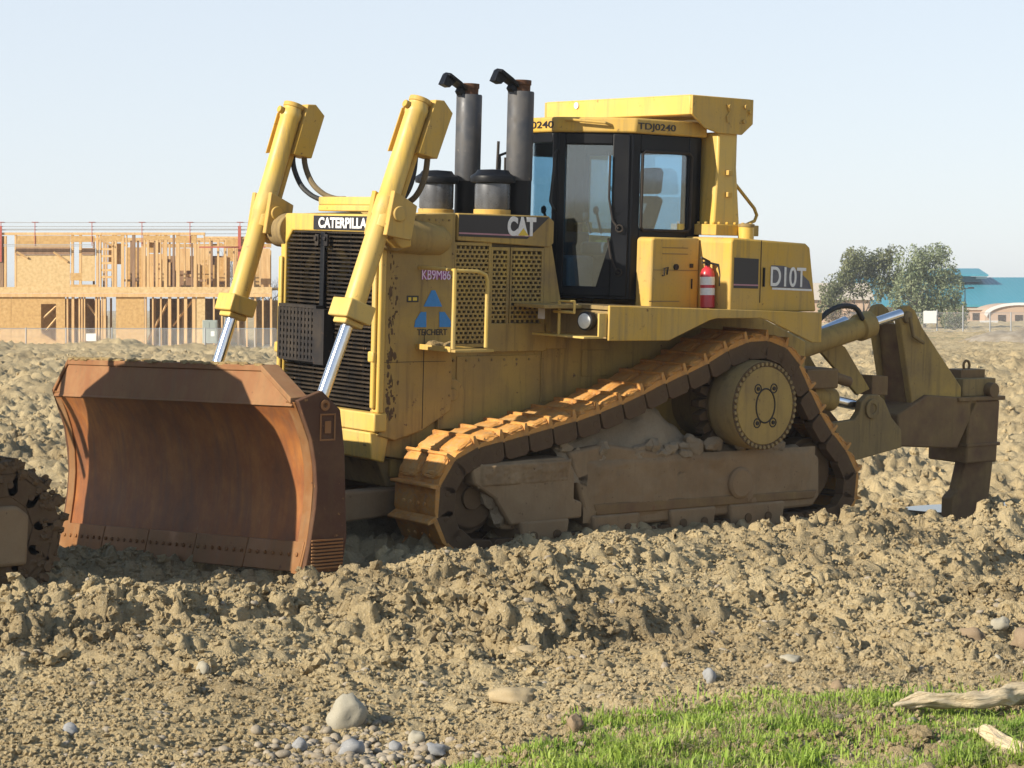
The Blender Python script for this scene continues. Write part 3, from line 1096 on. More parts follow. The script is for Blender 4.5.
# --- lift cylinders
for s in (1, -1):
    if s > 0:
        top, piv, gland, rod_end = Vector((2.36, 0, 3.97)), Vector((2.685, 0, 2.97)), Vector((3.06, 0, 2.02)), Vector((3.58, 0, .70))
    else:
        top, piv, gland, rod_end = Vector((2.30, 0, 4.00)), Vector((2.58, 0, 2.96)), Vector((2.92, 0, 1.98)), Vector((3.36, 0, .70))
    ax = (gland - top).normalized()
    nx_ = Vector((ax.z, 0, -ax.x))        # across the cylinder, towards the front and up
    if nx_.x < 0:
        nx_ = -nx_
    cyv = Vector((0, (1.14 if s > 0 else 1.08) * s, 0))
    T, Pv, G, E = top + cyv, piv + cyv, gland + cyv, rod_end + cyv
    mb = MB()
    L = (G - T).length
    mb.lathe(T, ax, [(-.0, .075), (.0, .092), (.03, .094), (.05, .106), (.10, .106), (.12, .098), (.9, .098), (.92, .108), (L * .52, .108), (L * .52 + .02, .099), (L - .16, .099)], 32)
    lc = part(mb, 'lift_cylinder', 'yellow_bright', None, .004)
    mb = MB()
    rot = Matrix.Translation(G) @ ax.to_track_quat('Z', 'Y').to_matrix().to_4x4()
    mb.box((-.15, -.14, -.17), (.15, .14, .0), rot)
    mb.box((-.10, -.10, .0), (.10, .10, .05), rot)
    part(mb, 'gland', 'yellow_bright', lc, .012)
    mb = MB()
    mb.cyl(G + ax * .02, E, .056, 24)
    part(mb, 'piston_rod', 'chrome', lc, 0)
    # cap with a boss, head guards
    mb = MB()
    mb.cyl(T - ax * .0, T - ax * .045, .10, 20)
    mb.cyl(T + nx_ * .10 + ax * .06, T + nx_ * .15 + ax * .06, .035, 12)
    mb.box((-.05, -.11, -.05), (.06, .05, -.005), Matrix.Translation(T) @ ax.to_track_quat('Z', 'Y').to_matrix().to_4x4())
    part(mb, 'cylinder_cap', 'yellow', lc, .006)
    y0 = cyv.y
    back = -nx_
    mb = MB()                              # closed guard box on the rear of the head
    q = [T - ax * .07 + back * .09, T - ax * .10 + back * .18, T - ax * .03 + back * .31, T + ax * .42 + back * .30, T + ax * .45 + back * .09]
    mb.prism([p + Vector((0, -.11, 0)) for p in q], (0, .22, 0))
    part(mb, 'hose_guard', 'yellow', lc, .008)
    mb = MB()
    q = [T - ax * .03 + nx_ * .0, T + ax * .46 + nx_ * .0, T + ax * .50 + nx_ * .09, T + ax * .08 + nx_ * .09]
    mb.prism([p + Vector((0, -.12, 0)) for p in q], (0, .014, 0))
    part(mb, 'side_flange', 'yellow', lc, .004)
    # trunnion yoke
    mb = MB()
    rot = Matrix.Translation(Pv) @ ax.to_track_quat('Z', 'Y').to_matrix().to_4x4()
    mb.lathe(Pv - ax * .15, ax, [(0, .125), (.30, .125)], 28)
    part(mb, 'trunnion_collar', 'yellow_bright', lc, .008)
    for k in (1, -1):
        mb = MB()
        yy = Pv.y + .15 * k
        q = [Pv - ax * .18 + nx_ * .11, Pv - ax * .14 - nx_ * .17, Pv + ax * .17 - nx_ * .22, Pv + ax * .22 + nx_ * .05]
        mb.prism([Vector((p.x, yy - .03, p.z)) for p in q], (0, .06, 0))
        mb.cyl((Pv.x - .01, yy + .03 * k, Pv.z), (Pv.x - .01, yy + .055 * k, Pv.z), .068, 24)
        part(mb, 'yoke_cheek', 'yellow', lc, .008)
    mb = MB()
    yb = sorted((s * .90, s * 1.16))
    mb.prism([Vector((x, yb[0], z)) for x, z in [(2.60, 2.88), (2.62, 2.74), (2.52, 2.66), (2.42, 2.68), (2.42, 2.90)]], (0, yb[1] - yb[0], 0))
    part(mb, 'yoke_bracket', 'yellow', lc, .012)
    mb = MB()
    mb.cyl((2.47, s * .74, 2.80), (2.47, s * .99, 2.80), .165, 28)
    part(mb, 'trunnion_boss', 'olive_mud', lc, .008)
    # hoses down the back of the cylinder to the cross tube
    mb = MB()
    b0 = T + ax * .40 + back * .20
    if s < 0:
        pth = [SV(306, 142, -1.10), SV(303, 168, -1.05), SV(310, 189, -.95), SV(321, 200, -.75), SV(334, 205, -.52), SV(345, 205, -.35)]
    else:
        pth = [SV(x, y, 1.10) for x, y in ((427, 140), (425, 170), (419, 190))] + [SV(x, y, .98) for x, y in ((408, 202),)] + [Vector((2.28, .60, 3.09))]
    def smoothpath(p, n=6):
        outp = []
        for i in range(len(p) - 1):
            p0, p1, p2, p3 = p[max(i - 1, 0)], p[i], p[i + 1], p[min(i + 2, len(p) - 1)]
            for k in range(n):
                t = k / n
                outp.append(.5 * ((2 * p1) + (p2 - p0) * t + (2 * p0 - 5 * p1 + 4 * p2 - p3) * t * t + (3 * p1 - p0 - 3 * p2 + p3) * t ** 3))
        outp.append(p[-1])
        return outp
    mb.tube(smoothpath([Vector(x) for x in pth]), .028, 8)
    part(mb, 'hydraulic_hose', 'hose', lc, 0)
    mb = MB()
    pth2 = [p + Vector((.10, -.05, -.02)) for p in pth]
    mb.tube(smoothpath([Vector(x) for x in pth2]), .026, 8)
    part(mb, 'hydraulic_hose', 'rubber', lc, 0)
    mb = MB()
    a0 = T + ax * .42 - nx_ * .13
    mb.tube([a0, a0 + ax * .75], .03, 8)
    part(mb, 'oil_line', 'yellow', lc, 0)
mb = MB()
mb.box((2.22, -.52, 3.05), (2.34, .62, 3.13))
mb.box((2.15, -.40, 2.99), (2.42, .5, 3.05))
part(mb, 'cross_tube', 'yellow_bright', None, .012)

# --- front blade
YAW = .037


def bl(du, v, z):
    """point of the blade: offset forward, across, height"""
    return Vector((4.12 + du + YAW * v, v, z + .05 * v - .03 + (.045 * v * (1 - z / 1.6))))


prof = [(.10, 1.575), (.16, 1.30)]                       # spill plate
arc = [(.16, 1.30), (.075, 1.16), (.005, .98), (-.035, .78), (-.05, .58), (-.04, .38), (-.015, .20), (.0, .10)]
HW = 2.33


def sheet(profile, hw_fn, th, rows, name, mat, parent, nv=30, bev=.006, dn=None):
    bm = bmesh.new()
    fr, bk = [], []
    for (du, z) in profile:
        hw = hw_fn(z)
        fr.append([bm.verts.new(bl(du, -hw + 2 * hw * k / nv, z)) for k in range(nv + 1)])
        bk.append([bm.verts.new(bl(du - th, -hw + 2 * hw * k / nv, z)) for k in range(nv + 1)])
    for i in range(len(profile) - 1):
        for k in range(nv):
            bm.faces.new((fr[i][k], fr[i + 1][k], fr[i + 1][k + 1], fr[i][k + 1]))
            bm.faces.new((bk[i][k], bk[i][k + 1], bk[i + 1][k + 1], bk[i + 1][k]))
        for k in (0, nv):
            bm.faces.new((fr[i][k], bk[i][k], bk[i + 1][k], fr[i + 1][k]))
    for i in (0, len(profile) - 1):
        for k in range(nv):
            bm.faces.new((fr[i][k], fr[i][k + 1], bk[i][k + 1], bk[i][k]))
    h = MB()
    h.bm = bm
    return part(h, name, mat, parent, bev, smooth=25)


def densify(p, n=5):
    q = smoothpath([Vector((a, 0, b)) for a, b in p], n)
    return [(t.x, t.z) for t in q]


bd_ = sheet(densify(arc), lambda z: HW - .02, .05, 1, 'blade', 'blade', None)
CLIP = {1: .62, -1: .22}
mb = MB()
fr0 = [bl(.163, -HW + .03, 1.292), bl(.163, HW - .03, 1.292), bl(.105, HW - CLIP[1], 1.575), bl(.105, -HW + CLIP[-1], 1.575)]
mb.prism(fr0, (-.05, 0, 0))
sp = part(mb, 'spill_plate', 'blade_lip', bd_, .004)
mb = MB()                                                # fold seam, thick sloping corner bars and lip
mb.prism([bl(.17, -HW + .02, 1.285), bl(.17, HW - .02, 1.285), bl(.165, HW - .02, 1.305), bl(.165, -HW + .02, 1.305)], (-.03, 0, 0))
for s in (1, -1):
    a, b = bl(.12, s * (HW - CLIP[s]), 1.58), bl(.18, s * (HW - .02), 1.31)
    mb.prism([a, b, b + Vector((-.17, 0, 0)), a + Vector((-.17, 0, 0))], (0, 0, .05))
mb.prism([bl(.118, -HW + CLIP[-1], 1.577), bl(.118, HW - CLIP[1], 1.577), bl(-.05, HW - CLIP[1], 1.577), bl(-.05, -HW + CLIP[-1], 1.577)], (0, 0, .05))
part(mb, 'blade_edge_bar', 'blade_lip', bd_, .006)
mb = MB()
n = 90
for k in range(n):                                       # dry clods lying along the lip
    v = -HW + .24 + random.random() * (2 * HW - .86)
    p = bl(.03 + random.random() * .08, v, 1.63)
    mb.blob(p, (.025 + .02 * random.random(), .06, .012 + .014 * random.random()), 1, .5, k)
part(mb, 'dried_mud', 'mud_pale', bd_, 0)
mb = MB()
nseg = 5
for k in range(nseg):
    v0, v1 = -HW + .01 + k * 2 * (HW - .01) / nseg + .008, -HW + .01 + (k + 1) * 2 * (HW - .01) / nseg - .008
    mb.prism([bl(.02, v0, .11), bl(.075, v0, -.14), bl(.025, v0, -.15), bl(-.03, v0, .11)], bl(.02, v1, .11) - bl(.02, v0, .11))
    if k in (0, 1, 2, 3, 4):
        for j in range(7):
            c = bl(.053, v0 + (j + .5) * (v1 - v0) / 7, .0)
            mb.cyl(c - Vector((.02, 0, 0)), c + Vector((.006, 0, 0)), .018, 8)
part(mb, 'cutting_edge', 'edge', bd_, .005)
for s in (1, -1):
    mb = MB()
    e = HW + .005
    q = [(.155, 1.34), (-.01, 1.40), (-.07, 1.42), (-.25, 1.25), (-.30, .9), (-.34, .14), (-.30, -.16), (.06, -.15), (.01, .12), (-.03, .40), (-.04, .58), (-.02, .80), (.02, 1.0)]
    mb.prism([bl(du, s * e, z) for du, z in q], (0, .055 * s, 0))
    ep = part(mb, 'end_plate', 'blade_end', bd_, .008)
    mb = MB()                                            # strip inside the plate, its sunlit look put into the colour
    q2 = [(.165, 1.33), (.085, 1.15), (.02, .98), (-.02, .78), (-.03, .58), (-.018, .38), (.005, .20), (.02, .10), (.08, -.16)]
    q3 = [(a - .04, b) for a, b in q2[::-1]]
    mb.prism([bl(du, s * (e - .13), z) for du, z in q2 + q3], (0, .128 * s, 0))
    part(mb, 'lit_edge_strip', 'edge', bd_, .006)
    mb = MB()
    mb.lathe(bl(-.10, s * (e + .056), 1.29), (0, s, 0), [(0, .045), (.012, .045), (.012, .02), (.0, .02)], 16)
    c = bl(-.13, s * (e + .056), 1.10)
    for (a0, a1, b0, b1) in ((-.075, -.06, -.11, .11), (.06, .075, -.11, .11), (-.06, .06, .095, .11), (-.06, .06, -.11, -.095)):
        mb.box((c.x + a0, min(c.y, c.y + .008 * s), c.z + b0), (c.x + a1, max(c.y, c.y + .008 * s), c.z + b1))
    mb.box((c.x - .03, min(c.y, c.y + .01 * s), c.z - .05), (c.x + .03, max(c.y, c.y + .01 * s), c.z + .05))
    part(mb, 'plate_mark', 'edge', bd_, .003)
    mb = MB()                                            # hard facing ribs
    for k in range(9):
        c = bl(-.30, s * (e + .056), .12 - k * .03)
        mb.box((c.x, min(c.y, c.y + .015 * s), c.z - .008), (c.x + .30, max(c.y, c.y + .015 * s), c.z + .008))
    part(mb, 'wear_ribs', 'edge', bd_, .003)
    mb = MB()                                            # brackets on the back carrying the rods, push arms
    mb.box((3.3, 1.02 * s - .05, .55), (3.98, 1.02 * s + .05, .95))
    mb.box((3.3, 1.26 * s - .05, .55), (3.98, 1.26 * s + .05, .95))
    mb.cyl((3.5, .95 * s, .70), (3.5, 1.33 * s, .70), .07, 16)
    part(mb, 'rod_bracket', 'blade_end', bd_, .01)
    mb = MB()
    mb.prism([(3.9, 1.98 * s, .15), (3.9, 1.98 * s, .50), (.5, 1.90 * s, .48), (.5, 1.90 * s, .22)][::1], (0, -.16 * s, 0)) if s < 0 else mb.prism([(4.0, .62, .12), (4.0, .62, .42), (2.0, .62, .46), (2.0, .62, .22)], (0, .2, 0))
    part(mb, 'push_arm', 'frame', bd_, .02)
for k in range(5):
    mb = MB()
    v = -1.8 + k * .9
    mb.prism([bl(.03, v, 1.5), bl(-.11, v, .85), bl(-.10, v, .35), bl(-.04, v, .0), bl(-.30, v, .1), bl(-.26, v, 1.3)], (0, .05, 0))
    part(mb, 'back_rib', 'blade_end', bd_, .006)
mb = MB()
mb.prism([bl(-.27, -HW + .1, 1.15), bl(-.27, HW - .1, 1.15), bl(-.27, HW - .1, .25), bl(-.27, -HW + .1, .25)], (-.04, 0, 0))
part(mb, 'back_plate', 'blade_end', bd_, .006)

# --- air cleaners and exhausts
for s in (1, -1):
    mb = MB()
    mb.lathe((.98, .46 * s, 2.99), (0, 0, 1), [(0, .18), (.06, .18)], 28)
    pc = part(mb, 'cleaner_base', 'yellow', None, .004)
    mb = MB()
    mb.lathe((.98, .46 * s, 3.05), (0, 0, 1), [(0, .165), (.02, .172), (.24, .172), (.27, .165)], 32)
    part(mb, 'dust_bowl', 'bowl', pc, 0)
    mb = MB()
    mb.lathe((.98, .46 * s, 3.30), (0, 0, 1), [(0, .17), (.01, .215), (.05, .222), (.07, .215), (.10, .17), (.13, .15), (.14, .0)], 32)
    part(mb, 'cleaner_cap', 'black', pc, 0)
    mb = MB()
    mb.lathe((.63, .42 * s, 2.99), (0, 0, 1), [(0, .125), (.36, .125)], 28)
    ex = part(mb, 'exhaust_base', 'black', None, .004)
    mb = MB()
    mb.lathe((.63, .42 * s, 3.34), (0, 0, 1), [(0, .128), (.01, .13), (.86, .13), (.87, .124)], 36)
    part(mb, 'exhaust_stack', 'stack', ex, 0)
    mb = MB()
    mb.lathe((.63, .42 * s, 4.21), (0, 0, 1), [(0, .09), (.06, .092), (.065, .10), (.11, .10), (.112, .085), (.05, .08)], 28)
    part(mb, 'exhaust_collar', 'blade_end', ex, 0)
    mb = MB()
    h = Vector((.70, .42 * s, 4.24))
    d = Vector((.85, 0, .53)).normalized()
    nn = Vector((-d.z, 0, d.x))
    e1 = Vector((0, 1, 0))
    mb.prism([h - d * .03 - e1 * .05, h - d * .03 + e1 * .05, h + d * .12 + e1 * .085, h + d * .27 + e1 * .07, h + d * .29, h + d * .27 - e1 * .07, h + d * .12 - e1 * .085], nn * .028)
    mb.prism([h + d * .16 - e1 * .045, h + d * .285 - e1 * .045, h + d * .275 - nn * .11 - e1 * .045, h + d * .19 - nn * .09 - e1 * .045], e1 * .09)
    mb.prism([h - d * .05 - nn * .10 - e1 * .04, h + d * .07 - nn * .05 - e1 * .04, h + d * .07 - e1 * .04, h - d * .02 - e1 * .04], e1 * .08)
    part(mb, 'rain_cap', 'black', ex, .003)
mb = MB()
mb.tube([(.82, .30, 2.98), (.80, .30, 3.72)], .014, 8)
part(mb, 'pressure_pipe', 'steel', None, 0)

# --- cab
plan = [(.14, -.36), (.14, .40), (-.35, .985), (-1.27, .985), (-1.27, -.985), (-.35, -.985)]
CZ0, CZ1 = 2.20, 3.84


def inset(poly, d):
    c = Vector((sum(p[0] for p in poly) / len(poly), sum(p[1] for p in poly) / len(poly)))
    return [((p[0] - c.x) * (1 + d) + c.x, (p[1] - c.y) * (1 + d) + c.y) for p in poly]


cab = bpy.data.objects.new('cab', None)
col.objects.link(cab)
cab.parent = dz


def cab_frame():
    """posts and rails round six walls; openings for the panes"""
    mb = MB()
    n = len(plan)
    for i in range(n):
        a, b = Vector((*plan[i], 0)), Vector((*plan[(i + 1) % n], 0))
        t = (b - a).normalized()
        nr = Vector((-t.y, t.x, 0)) if True else None
        c = Vector((-.5, 0, 0))
        if nr.dot(c - a) < 0:
            nr = -nr
        L = (b - a).length
        lo, hi = openings[i]
        def seg(s0, s1, z0, z1, dep=.06):
            p = a + t * s0
            q = a + t * s1
            mb.prism([p + Vector((0, 0, z0)), q + Vector((0, 0, z0)), q + nr * dep + Vector((0, 0, z0)), p + nr * dep + Vector((0, 0, z0))], (0, 0, z1 - z0))
        s0, s1, z0, z1 = lo[0], L - hi[0], lo[1], hi[1]
        seg(0.0, s0, CZ0, CZ1, .07)
        seg(s1, L, CZ0, CZ1, .07)
        seg(s0, s1, CZ0, z0)
        seg(s0, s1, z1, CZ1)
        g = .02
        p, q = a + t * (s0 - .01) + nr * g, a + t * (s1 + .01) + nr * g
        panes.append(([p, q], z0 - .01, z1 + .01, nr))
    return mb


# per wall: (margin at start, sill height), (margin at end, head height)
openings = [((.07, 2.95), (.07, 3.74)),
            ((.08, 2.32), (.20, 3.72)),
            ((.10, 2.90), (.17, 3.66)),
            ((.22, 2.75), (.22, 3.68)),
            ((.17, 2.90), (.10, 3.66)),
            ((.20, 2.32), (.08, 3.72))]
panes = []
fr_ = part(cab_frame(), 'cab_frame', 'black', cab, .008)
for (pq, z0, z1, nr) in panes:
    p, q = pq
    mb = MB()
    mb.prism([p + Vector((0, 0, z0)), q + Vector((0, 0, z0)), q + Vector((0, 0, z1)), p + Vector((0, 0, z1))], nr * .006)
    part(mb, 'window_pane', 'glass', cab, 0)
# door and window surrounds standing proud on the left and right
for s in (1, -1):
    a, b = Vector((.14, (.40 if s > 0 else .36) * s, 0)), Vector((-.35, .985 * s, 0))
    t = (b - a).normalized()
    o_ = Vector((t.y, -t.x, 0)) * (-s)
    if o_.x < 0:
        o_ = -o_
    L = (b - a).length
    mb = MB()
    def strip(s0, s1, z0, z1, d0=.0, d1=.022):
        p, q = a + t * s0 + o_ * d0, a + t * s1 + o_ * d0
        mb.prism([p + Vector((0, 0, z0)), q + Vector((0, 0, z0)), q + o_ * (d1 - d0) + Vector((0, 0, z0)), p + o_ * (d1 - d0) + Vector((0, 0, z0))], (0, 0, z1 - z0))
    strip(.02, .09, 2.23, 3.83)
    strip(L - .20, L - .03, 2.23, 3.83)
    strip(.09, L - .20, 2.23, 2.31)
    strip(.09, L - .20, 3.73, 3.83)
    dr = part(mb, 'door', 'black', cab, .008)
    mb = MB()                              # slanted lower corner of the door
    p = a + t * (L - .20) + o_ * .003
    mb.prism([p + Vector((0, 0, 2.80)), p + Vector((0, 0, 2.31)), p - t * .14 + Vector((0, 0, 2.31))], o_ * .016)
    part(mb, 'corner_panel', 'black', dr, .003)
    mb = MB()
    h = a + t * (L - .22) + o_ * .05
    mb.tube([h + Vector((0, 0, 3.62)), h + Vector((0, 0, 3.2)), h + t * .04 + Vector((0, 0, 2.98)), h + t * .10 + Vector((0, 0, 2.90))], .012, 6)
    mb.tube([h + Vector((0, 0, 2.80)), h + t * .03 + Vector((0, 0, 2.62)), h + t * .09 + Vector((0, 0, 2.48)), h + t * .12 + Vector((0, 0, 2.46))], .012, 6)
    for z in (2.90, 2.47):
        c = h + t * .11 + Vector((0, 0, z))
        mb.tube([c + t * .035 * math.cos(k * .7) + Vector((0, 0, .035 * math.sin(k * .7))) for k in range(9)], .009, 6, True)
    part(mb, 'door_handle', 'steel', dr, 0)
    mb = MB()                              # grab rail at the front post
    g0 = a + o_ * .10 + Vector((0, 0, 0))
    mb.tube([a + Vector((0, 0, 3.66)), g0 + Vector((0, 0, 3.62)), g0 + Vector((0, 0, 3.56)), g0 + Vector((.03, -.02 * s, 3.15)), g0 + Vector((0, 0, 3.08)), a + Vector((0, 0, 3.05))], .014, 8)
    part(mb, 'grab_rail', 'rubber', dr, 0)
    mb = MB()
    mb.tube([(-.47, .992 * s, 2.92), (-.47, .992 * s, 3.64), (-.50, .992 * s, 3.67), (-1.10, .992 * s, 3.67), (-1.13, .992 * s, 3.64), (-1.13, .992 * s, 2.92), (-1.10, .992 * s, 2.89), (-.50, .992 * s, 2.89)], .016, 8, True)
    part(mb, 'window_seal', 'steel', cab, 0)
mb = MB()
mb.prism(uv(inset(plan, .045), 3.842), (0, 0, .15))
roof = part(mb, 'cab_roof', 'yellow', cab, .02)
mb = MB()
mb.prism(uv(inset(plan, -.03), CZ0 + .0), (0, 0, .03))
mb.prism(uv(inset(plan, -.04), 3.80), (0, 0, .04))
part(mb, 'cab_floor', 'interior', cab, 0)
# lettering on the roof edge
rp = inset(plan, .045)
lettering('TDJ0240', (rp[2][0] - .02, rp[2][1] + .003, 3.862), (-1, 0, 0), (0, 0, 1), .085, M['decal_black'], roof, 'roof_number', width=.50, bold=.01)
lettering('TDJ0240', (rp[0][0] + .003, -.27, 3.862), (0, 1, 0), (0, 0, 1), .09, M['decal_black'], roof, 'roof_number', width=.64, bold=.01)
mb = MB()
a, b = Vector((*rp[1], 3.965)), Vector((*rp[2], 3.965))
t = (b - a).normalized()
o_ = Vector((-t.y, t.x, 0))
o_ = o_ if o_.x > 0 else -o_
mb.tube([a + t * .1, a + t * .1 + o_ * .06, a + t * .5 + o_ * .06 + Vector((0, 0, -.03)), a + t * .55 + Vector((0, 0, -.05))], .014, 8)
part(mb, 'roof_handle', 'yellow', roof, 0)
# inside: seat, levers, dash
mb = MB()
mb.box((-.98, .02, 2.62), (-.50, .62, 2.76))
mb.prism(uz([(-.86, 2.76), (-.98, 2.74), (-1.16, 3.22), (-1.06, 3.26)], .10), (0, .48, 0))
mb.box((-.98, .05, 2.23), (-.6, .6, 2.62))
seat = part(mb, 'seat', 'seat', cab, .04)
mb = MB()
mb.prism(uz([(-1.05, 3.27), (-1.19, 3.27), (-1.22, 3.50), (-1.17, 3.55), (-1.09, 3.51)], .24), (0, .26, 0))
part(mb, 'headrest', 'seat', seat, .03)
mb = MB()
mb.box((-.92, .66, 2.3), (-.42, .80, 2.86))
mb.box((-.92, -.50, 2.3), (-.42, -.32, 2.86))
mb.box((-.10, -.30, 2.3), (.08, .30, 2.98))
part(mb, 'console', 'interior', cab, .02)
mb = MB()
for (x, y, zz) in ((-.40, .42, 3.08), (-.36, .30, 3.02), (-.40, -.42, 3.08)):
    mb.tube([(x - .05, y, 2.85), (x + .03, y, zz)], .014, 8)
    mb.blob((x + .03, y, zz), (.03, .03, .045), 2, 0, 1)
part(mb, 'lever', 'rubber', cab, 0)
mb = MB()
mb.box((-.34, .10, 2.24), (.0, .45, 2.62))
part(mb, 'step_cover', 'interior_pale', cab, .03)

# --- rollover frame
mb = MB()
mb.box((-1.28, -1.14, 4.055), (-.95, 1.14, 4.245))
mb.box((-1.80, -1.14, 4.235), (-.95, 1.14, 4.255))
mb.box((-1.70, -1.14, 4.03), (-1.28, 1.14, 4.235))
rops = part(mb, 'rollover_canopy', 'yellow_bright', None, .014)
for s in (1, -1):
    mb = MB()
    mb.prism(uz([(-.952, 4.25), (-.952, 4.06), (-1.13, 3.93), (-1.33, 3.885), (-1.65, 3.885), (-1.80, 4.0), (-1.80, 4.25)], 1.141 * s), (0, .03 * s, 0))
    part(mb, 'gusset_plate', 'yellow', rops, .006)
    mb = MB()
    for (u, z) in ((-1.45, 4.16), (-1.68, 4.17), (-1.66, 4.02), (-1.74, 4.12)):
        mb.cyl((u, 1.172 * s, z), (u, 1.20 * s, z), .022, 8)
    mb.tube([(-1.42, 1.18 * s, 4.18), (-1.46, 1.18 * s, 4.10), (-1.42, 1.18 * s, 4.06), (-1.44, 1.18 * s, 4.0)], .012, 6)
    part(mb, 'bolts', 'yellow', rops, 0)
    mb = MB()
    y0, y1 = sorted((.84 * s, 1.14 * s))
    pts = [(-1.35, .86), (-1.35, 1.14), (-1.62, 1.14), (-1.62, .86)]
    low = [(-1.30, .80), (-1.30, 1.16), (-1.66, 1.16), (-1.66, .80)]
    bm = mb.bm
    rings = []
    for (ring, z) in ((low, 2.95), (low, 3.0), (pts, 3.55), (pts, 3.90)):
        rings.append([bm.verts.new((u, v * s, z)) for u, v in ring])
    for a, b in zip(rings, rings[1:]):
        for k in range(4):
            bm.faces.new((a[k], a[(k + 1) % 4], b[(k + 1) % 4], b[k]))
    bm.faces.new(rings[0])
    bm.faces.new(rings[-1])
    post = part(mb, 'rollover_post', 'yellow_bright', rops, .02)
    mb = MB()
    for z in (3.25, 3.47):
        mb.box((-1.52, min(1.15 * s, 1.19 * s), z), (-1.46, max(1.15 * s, 1.19 * s), z + .05))
    part(mb, 'post_bracket', 'yellow', rops, .004)
    mb = MB()
    mb.box((-1.80, min(.72 * s, 1.30 * s), 2.86), (-1.20, max(.72 * s, 1.30 * s), 2.97))
    for k in range(5):
        mb.cyl((-1.24, (.78 + k * .11) * s, 2.97), (-1.24, (.78 + k * .11) * s, 2.995), .018, 8)
        mb.cyl((-1.28 - k * .11, 1.26 * s, 2.97), (-1.28 - k * .11, 1.26 * s, 2.995), .018, 8)
    part(mb, 'post_base', 'yellow', rops, .01)
    mb = MB()
    mb.tube([Vector((x, 1.0 * s, z)) for x, z in [(-1.62, 3.47), (-1.68, 3.44), (-2.02, 3.15), (-2.06, 3.08), (-2.03, 3.02), (-1.78, 2.93)]], .018, 8)
    part(mb, 'rear_grab_rail', 'yellow', rops, 0)
mb = MB()
mb.cyl((-.948, -.62, 4.20), (-.935, -.62, 4.20), .035, 14)
part(mb, 'beacon', 'white', rops, 0)

# --- cases beside and behind the cab, fenders
for s in (1, -1):
    bx = bpy.data.objects.new('battery_box', None)
    y0, y1 = sorted((.99 * s, 1.22 * s))
    mb = MB()
    mb.prism(uz([(-.42, 2.80), (-.45, 2.825), (-1.06, 2.825), (-1.06, 2.10), (-.42, 2.10)], y0), (0, y1 - y0, 0))
    bx = part(mb, 'battery_box', 'yellow', None, .02)
    mb = MB()
    ys = 1.221 * s
    for (u0, u1, z0, z1) in ((-.44, -1.04, 2.50, 2.506), (-.56, -.90, 2.72, 2.728), (-.56, -.9, 2.66, 2.668), (-.40, -.80, 2.19, 2.2)):
        mb.box((u1, min(ys, ys + .004 * s), z0), (u0, max(ys, ys + .004 * s), z1))
    part(mb, 'box_seam', 'olive_mud', bx, 0)
    mb = MB()
    mb.cyl((-.74, ys, 2.535), (-.74, ys + .02 * s, 2.535), .03, 14)
    mb.tube([(-.57, ys, 2.45), (-.57, ys + .025 * s, 2.45), (-.57, ys + .025 * s, 2.52), (-.62, ys + .025 * s, 2.53), (-.63, ys, 2.46)], .008, 6)
    mb.box((-.965, min(ys, ys + .012 * s), 2.32), (-.955, max(ys, ys + .012 * s), 2.42))
    mb.box((-.97, min(ys, ys + .012 * s), 2.53), (-.93, max(ys, ys + .012 * s), 2.57))
    part(mb, 'box_latch', 'steel', bx, 0)
    # fuel tank
    mb = MB()
    y0, y1 = sorted((.70 * s, 1.66 * s))
    mb.prism(uz([(-1.07, 2.80), (-1.10, 2.84), (-2.12, 2.80), (-2.18, 2.76), (-2.295, 2.11), (-1.07, 2.11)], y0), (0, y1 - y0, 0))
    tk = part(mb, 'fuel_tank', 'yellow', None, .018)
    ys = 1.661 * s
    mb = MB()
    mb.prism(uz([(-1.115, 2.645), (-1.45, 2.635), (-1.45, 2.34), (-1.115, 2.345)], ys), (0, .004 * s, 0))
    part(mb, 'dark_panel', 'decal_black', tk, 0)
    mb = MB()
    mb.prism(uz([(-1.115, 2.385), (-1.45, 2.38), (-1.45, 2.365), (-1.115, 2.37)], ys + .0045 * s), (0, .003 * s, 0))
    part(mb, 'pink_stripe', 'decal_pink', tk, 0)
    mb = MB()
    mb.box((-1.487, min(ys, ys + .003 * s), 2.2), (-1.478, max(ys, ys + .003 * s), 2.82))
    mb.box((-1.53, min(ys, ys + .02 * s), 2.36), (-1.515, max(ys, ys + .02 * s), 2.55))
    part(mb, 'tank_seam', 'steel', tk, 0)
    mb = MB()
    mb.prism(uz([(-1.63, 2.575), (-1.80, 2.57), (-2.02, 2.52), (-2.17, 2.42), (-2.21, 2.34), (-1.64, 2.355)], ys), (0, .004 * s, 0))
    md = part(mb, 'model_decal', 'decal_grey', tk, 0)
    mb = MB()
    mb.prism(uz([(-1.65, 2.352), (-2.215, 2.338), (-2.22, 2.318), (-1.65, 2.332)], ys), (0, .004 * s, 0))
    part(mb, 'pale_stripe', 'white', tk, 0)
    if s > 0:
        lettering('D10T', (-1.62, ys + .005, 2.365), (-1, 0, -.02), (0, 0, 1), .20, M['white'], md, 'model_lettering', width=.50, bold=.012)
    else:
        pass
mb = MB()
mb.lathe((-1.57, 1.35, 2.82), (0, 0, 1), [(0, .08), (.13, .08)], 20)
fc = part(mb, 'filler_neck', 'yellow_bright', None, .004)
mb = MB()
mb.lathe((-1.57, 1.35, 2.95), (0, 0, 1), [(0, .085), (.03, .085), (.035, .06), (.04, .0)], 20)
part(mb, 'filler_cap', 'olive_mud', fc, .003)
mb = MB()
mb.box((-2.25, -.70, 1.95), (-1.30, .70, 2.78))
part(mb, 'rear_case', 'yellow', None, .02)
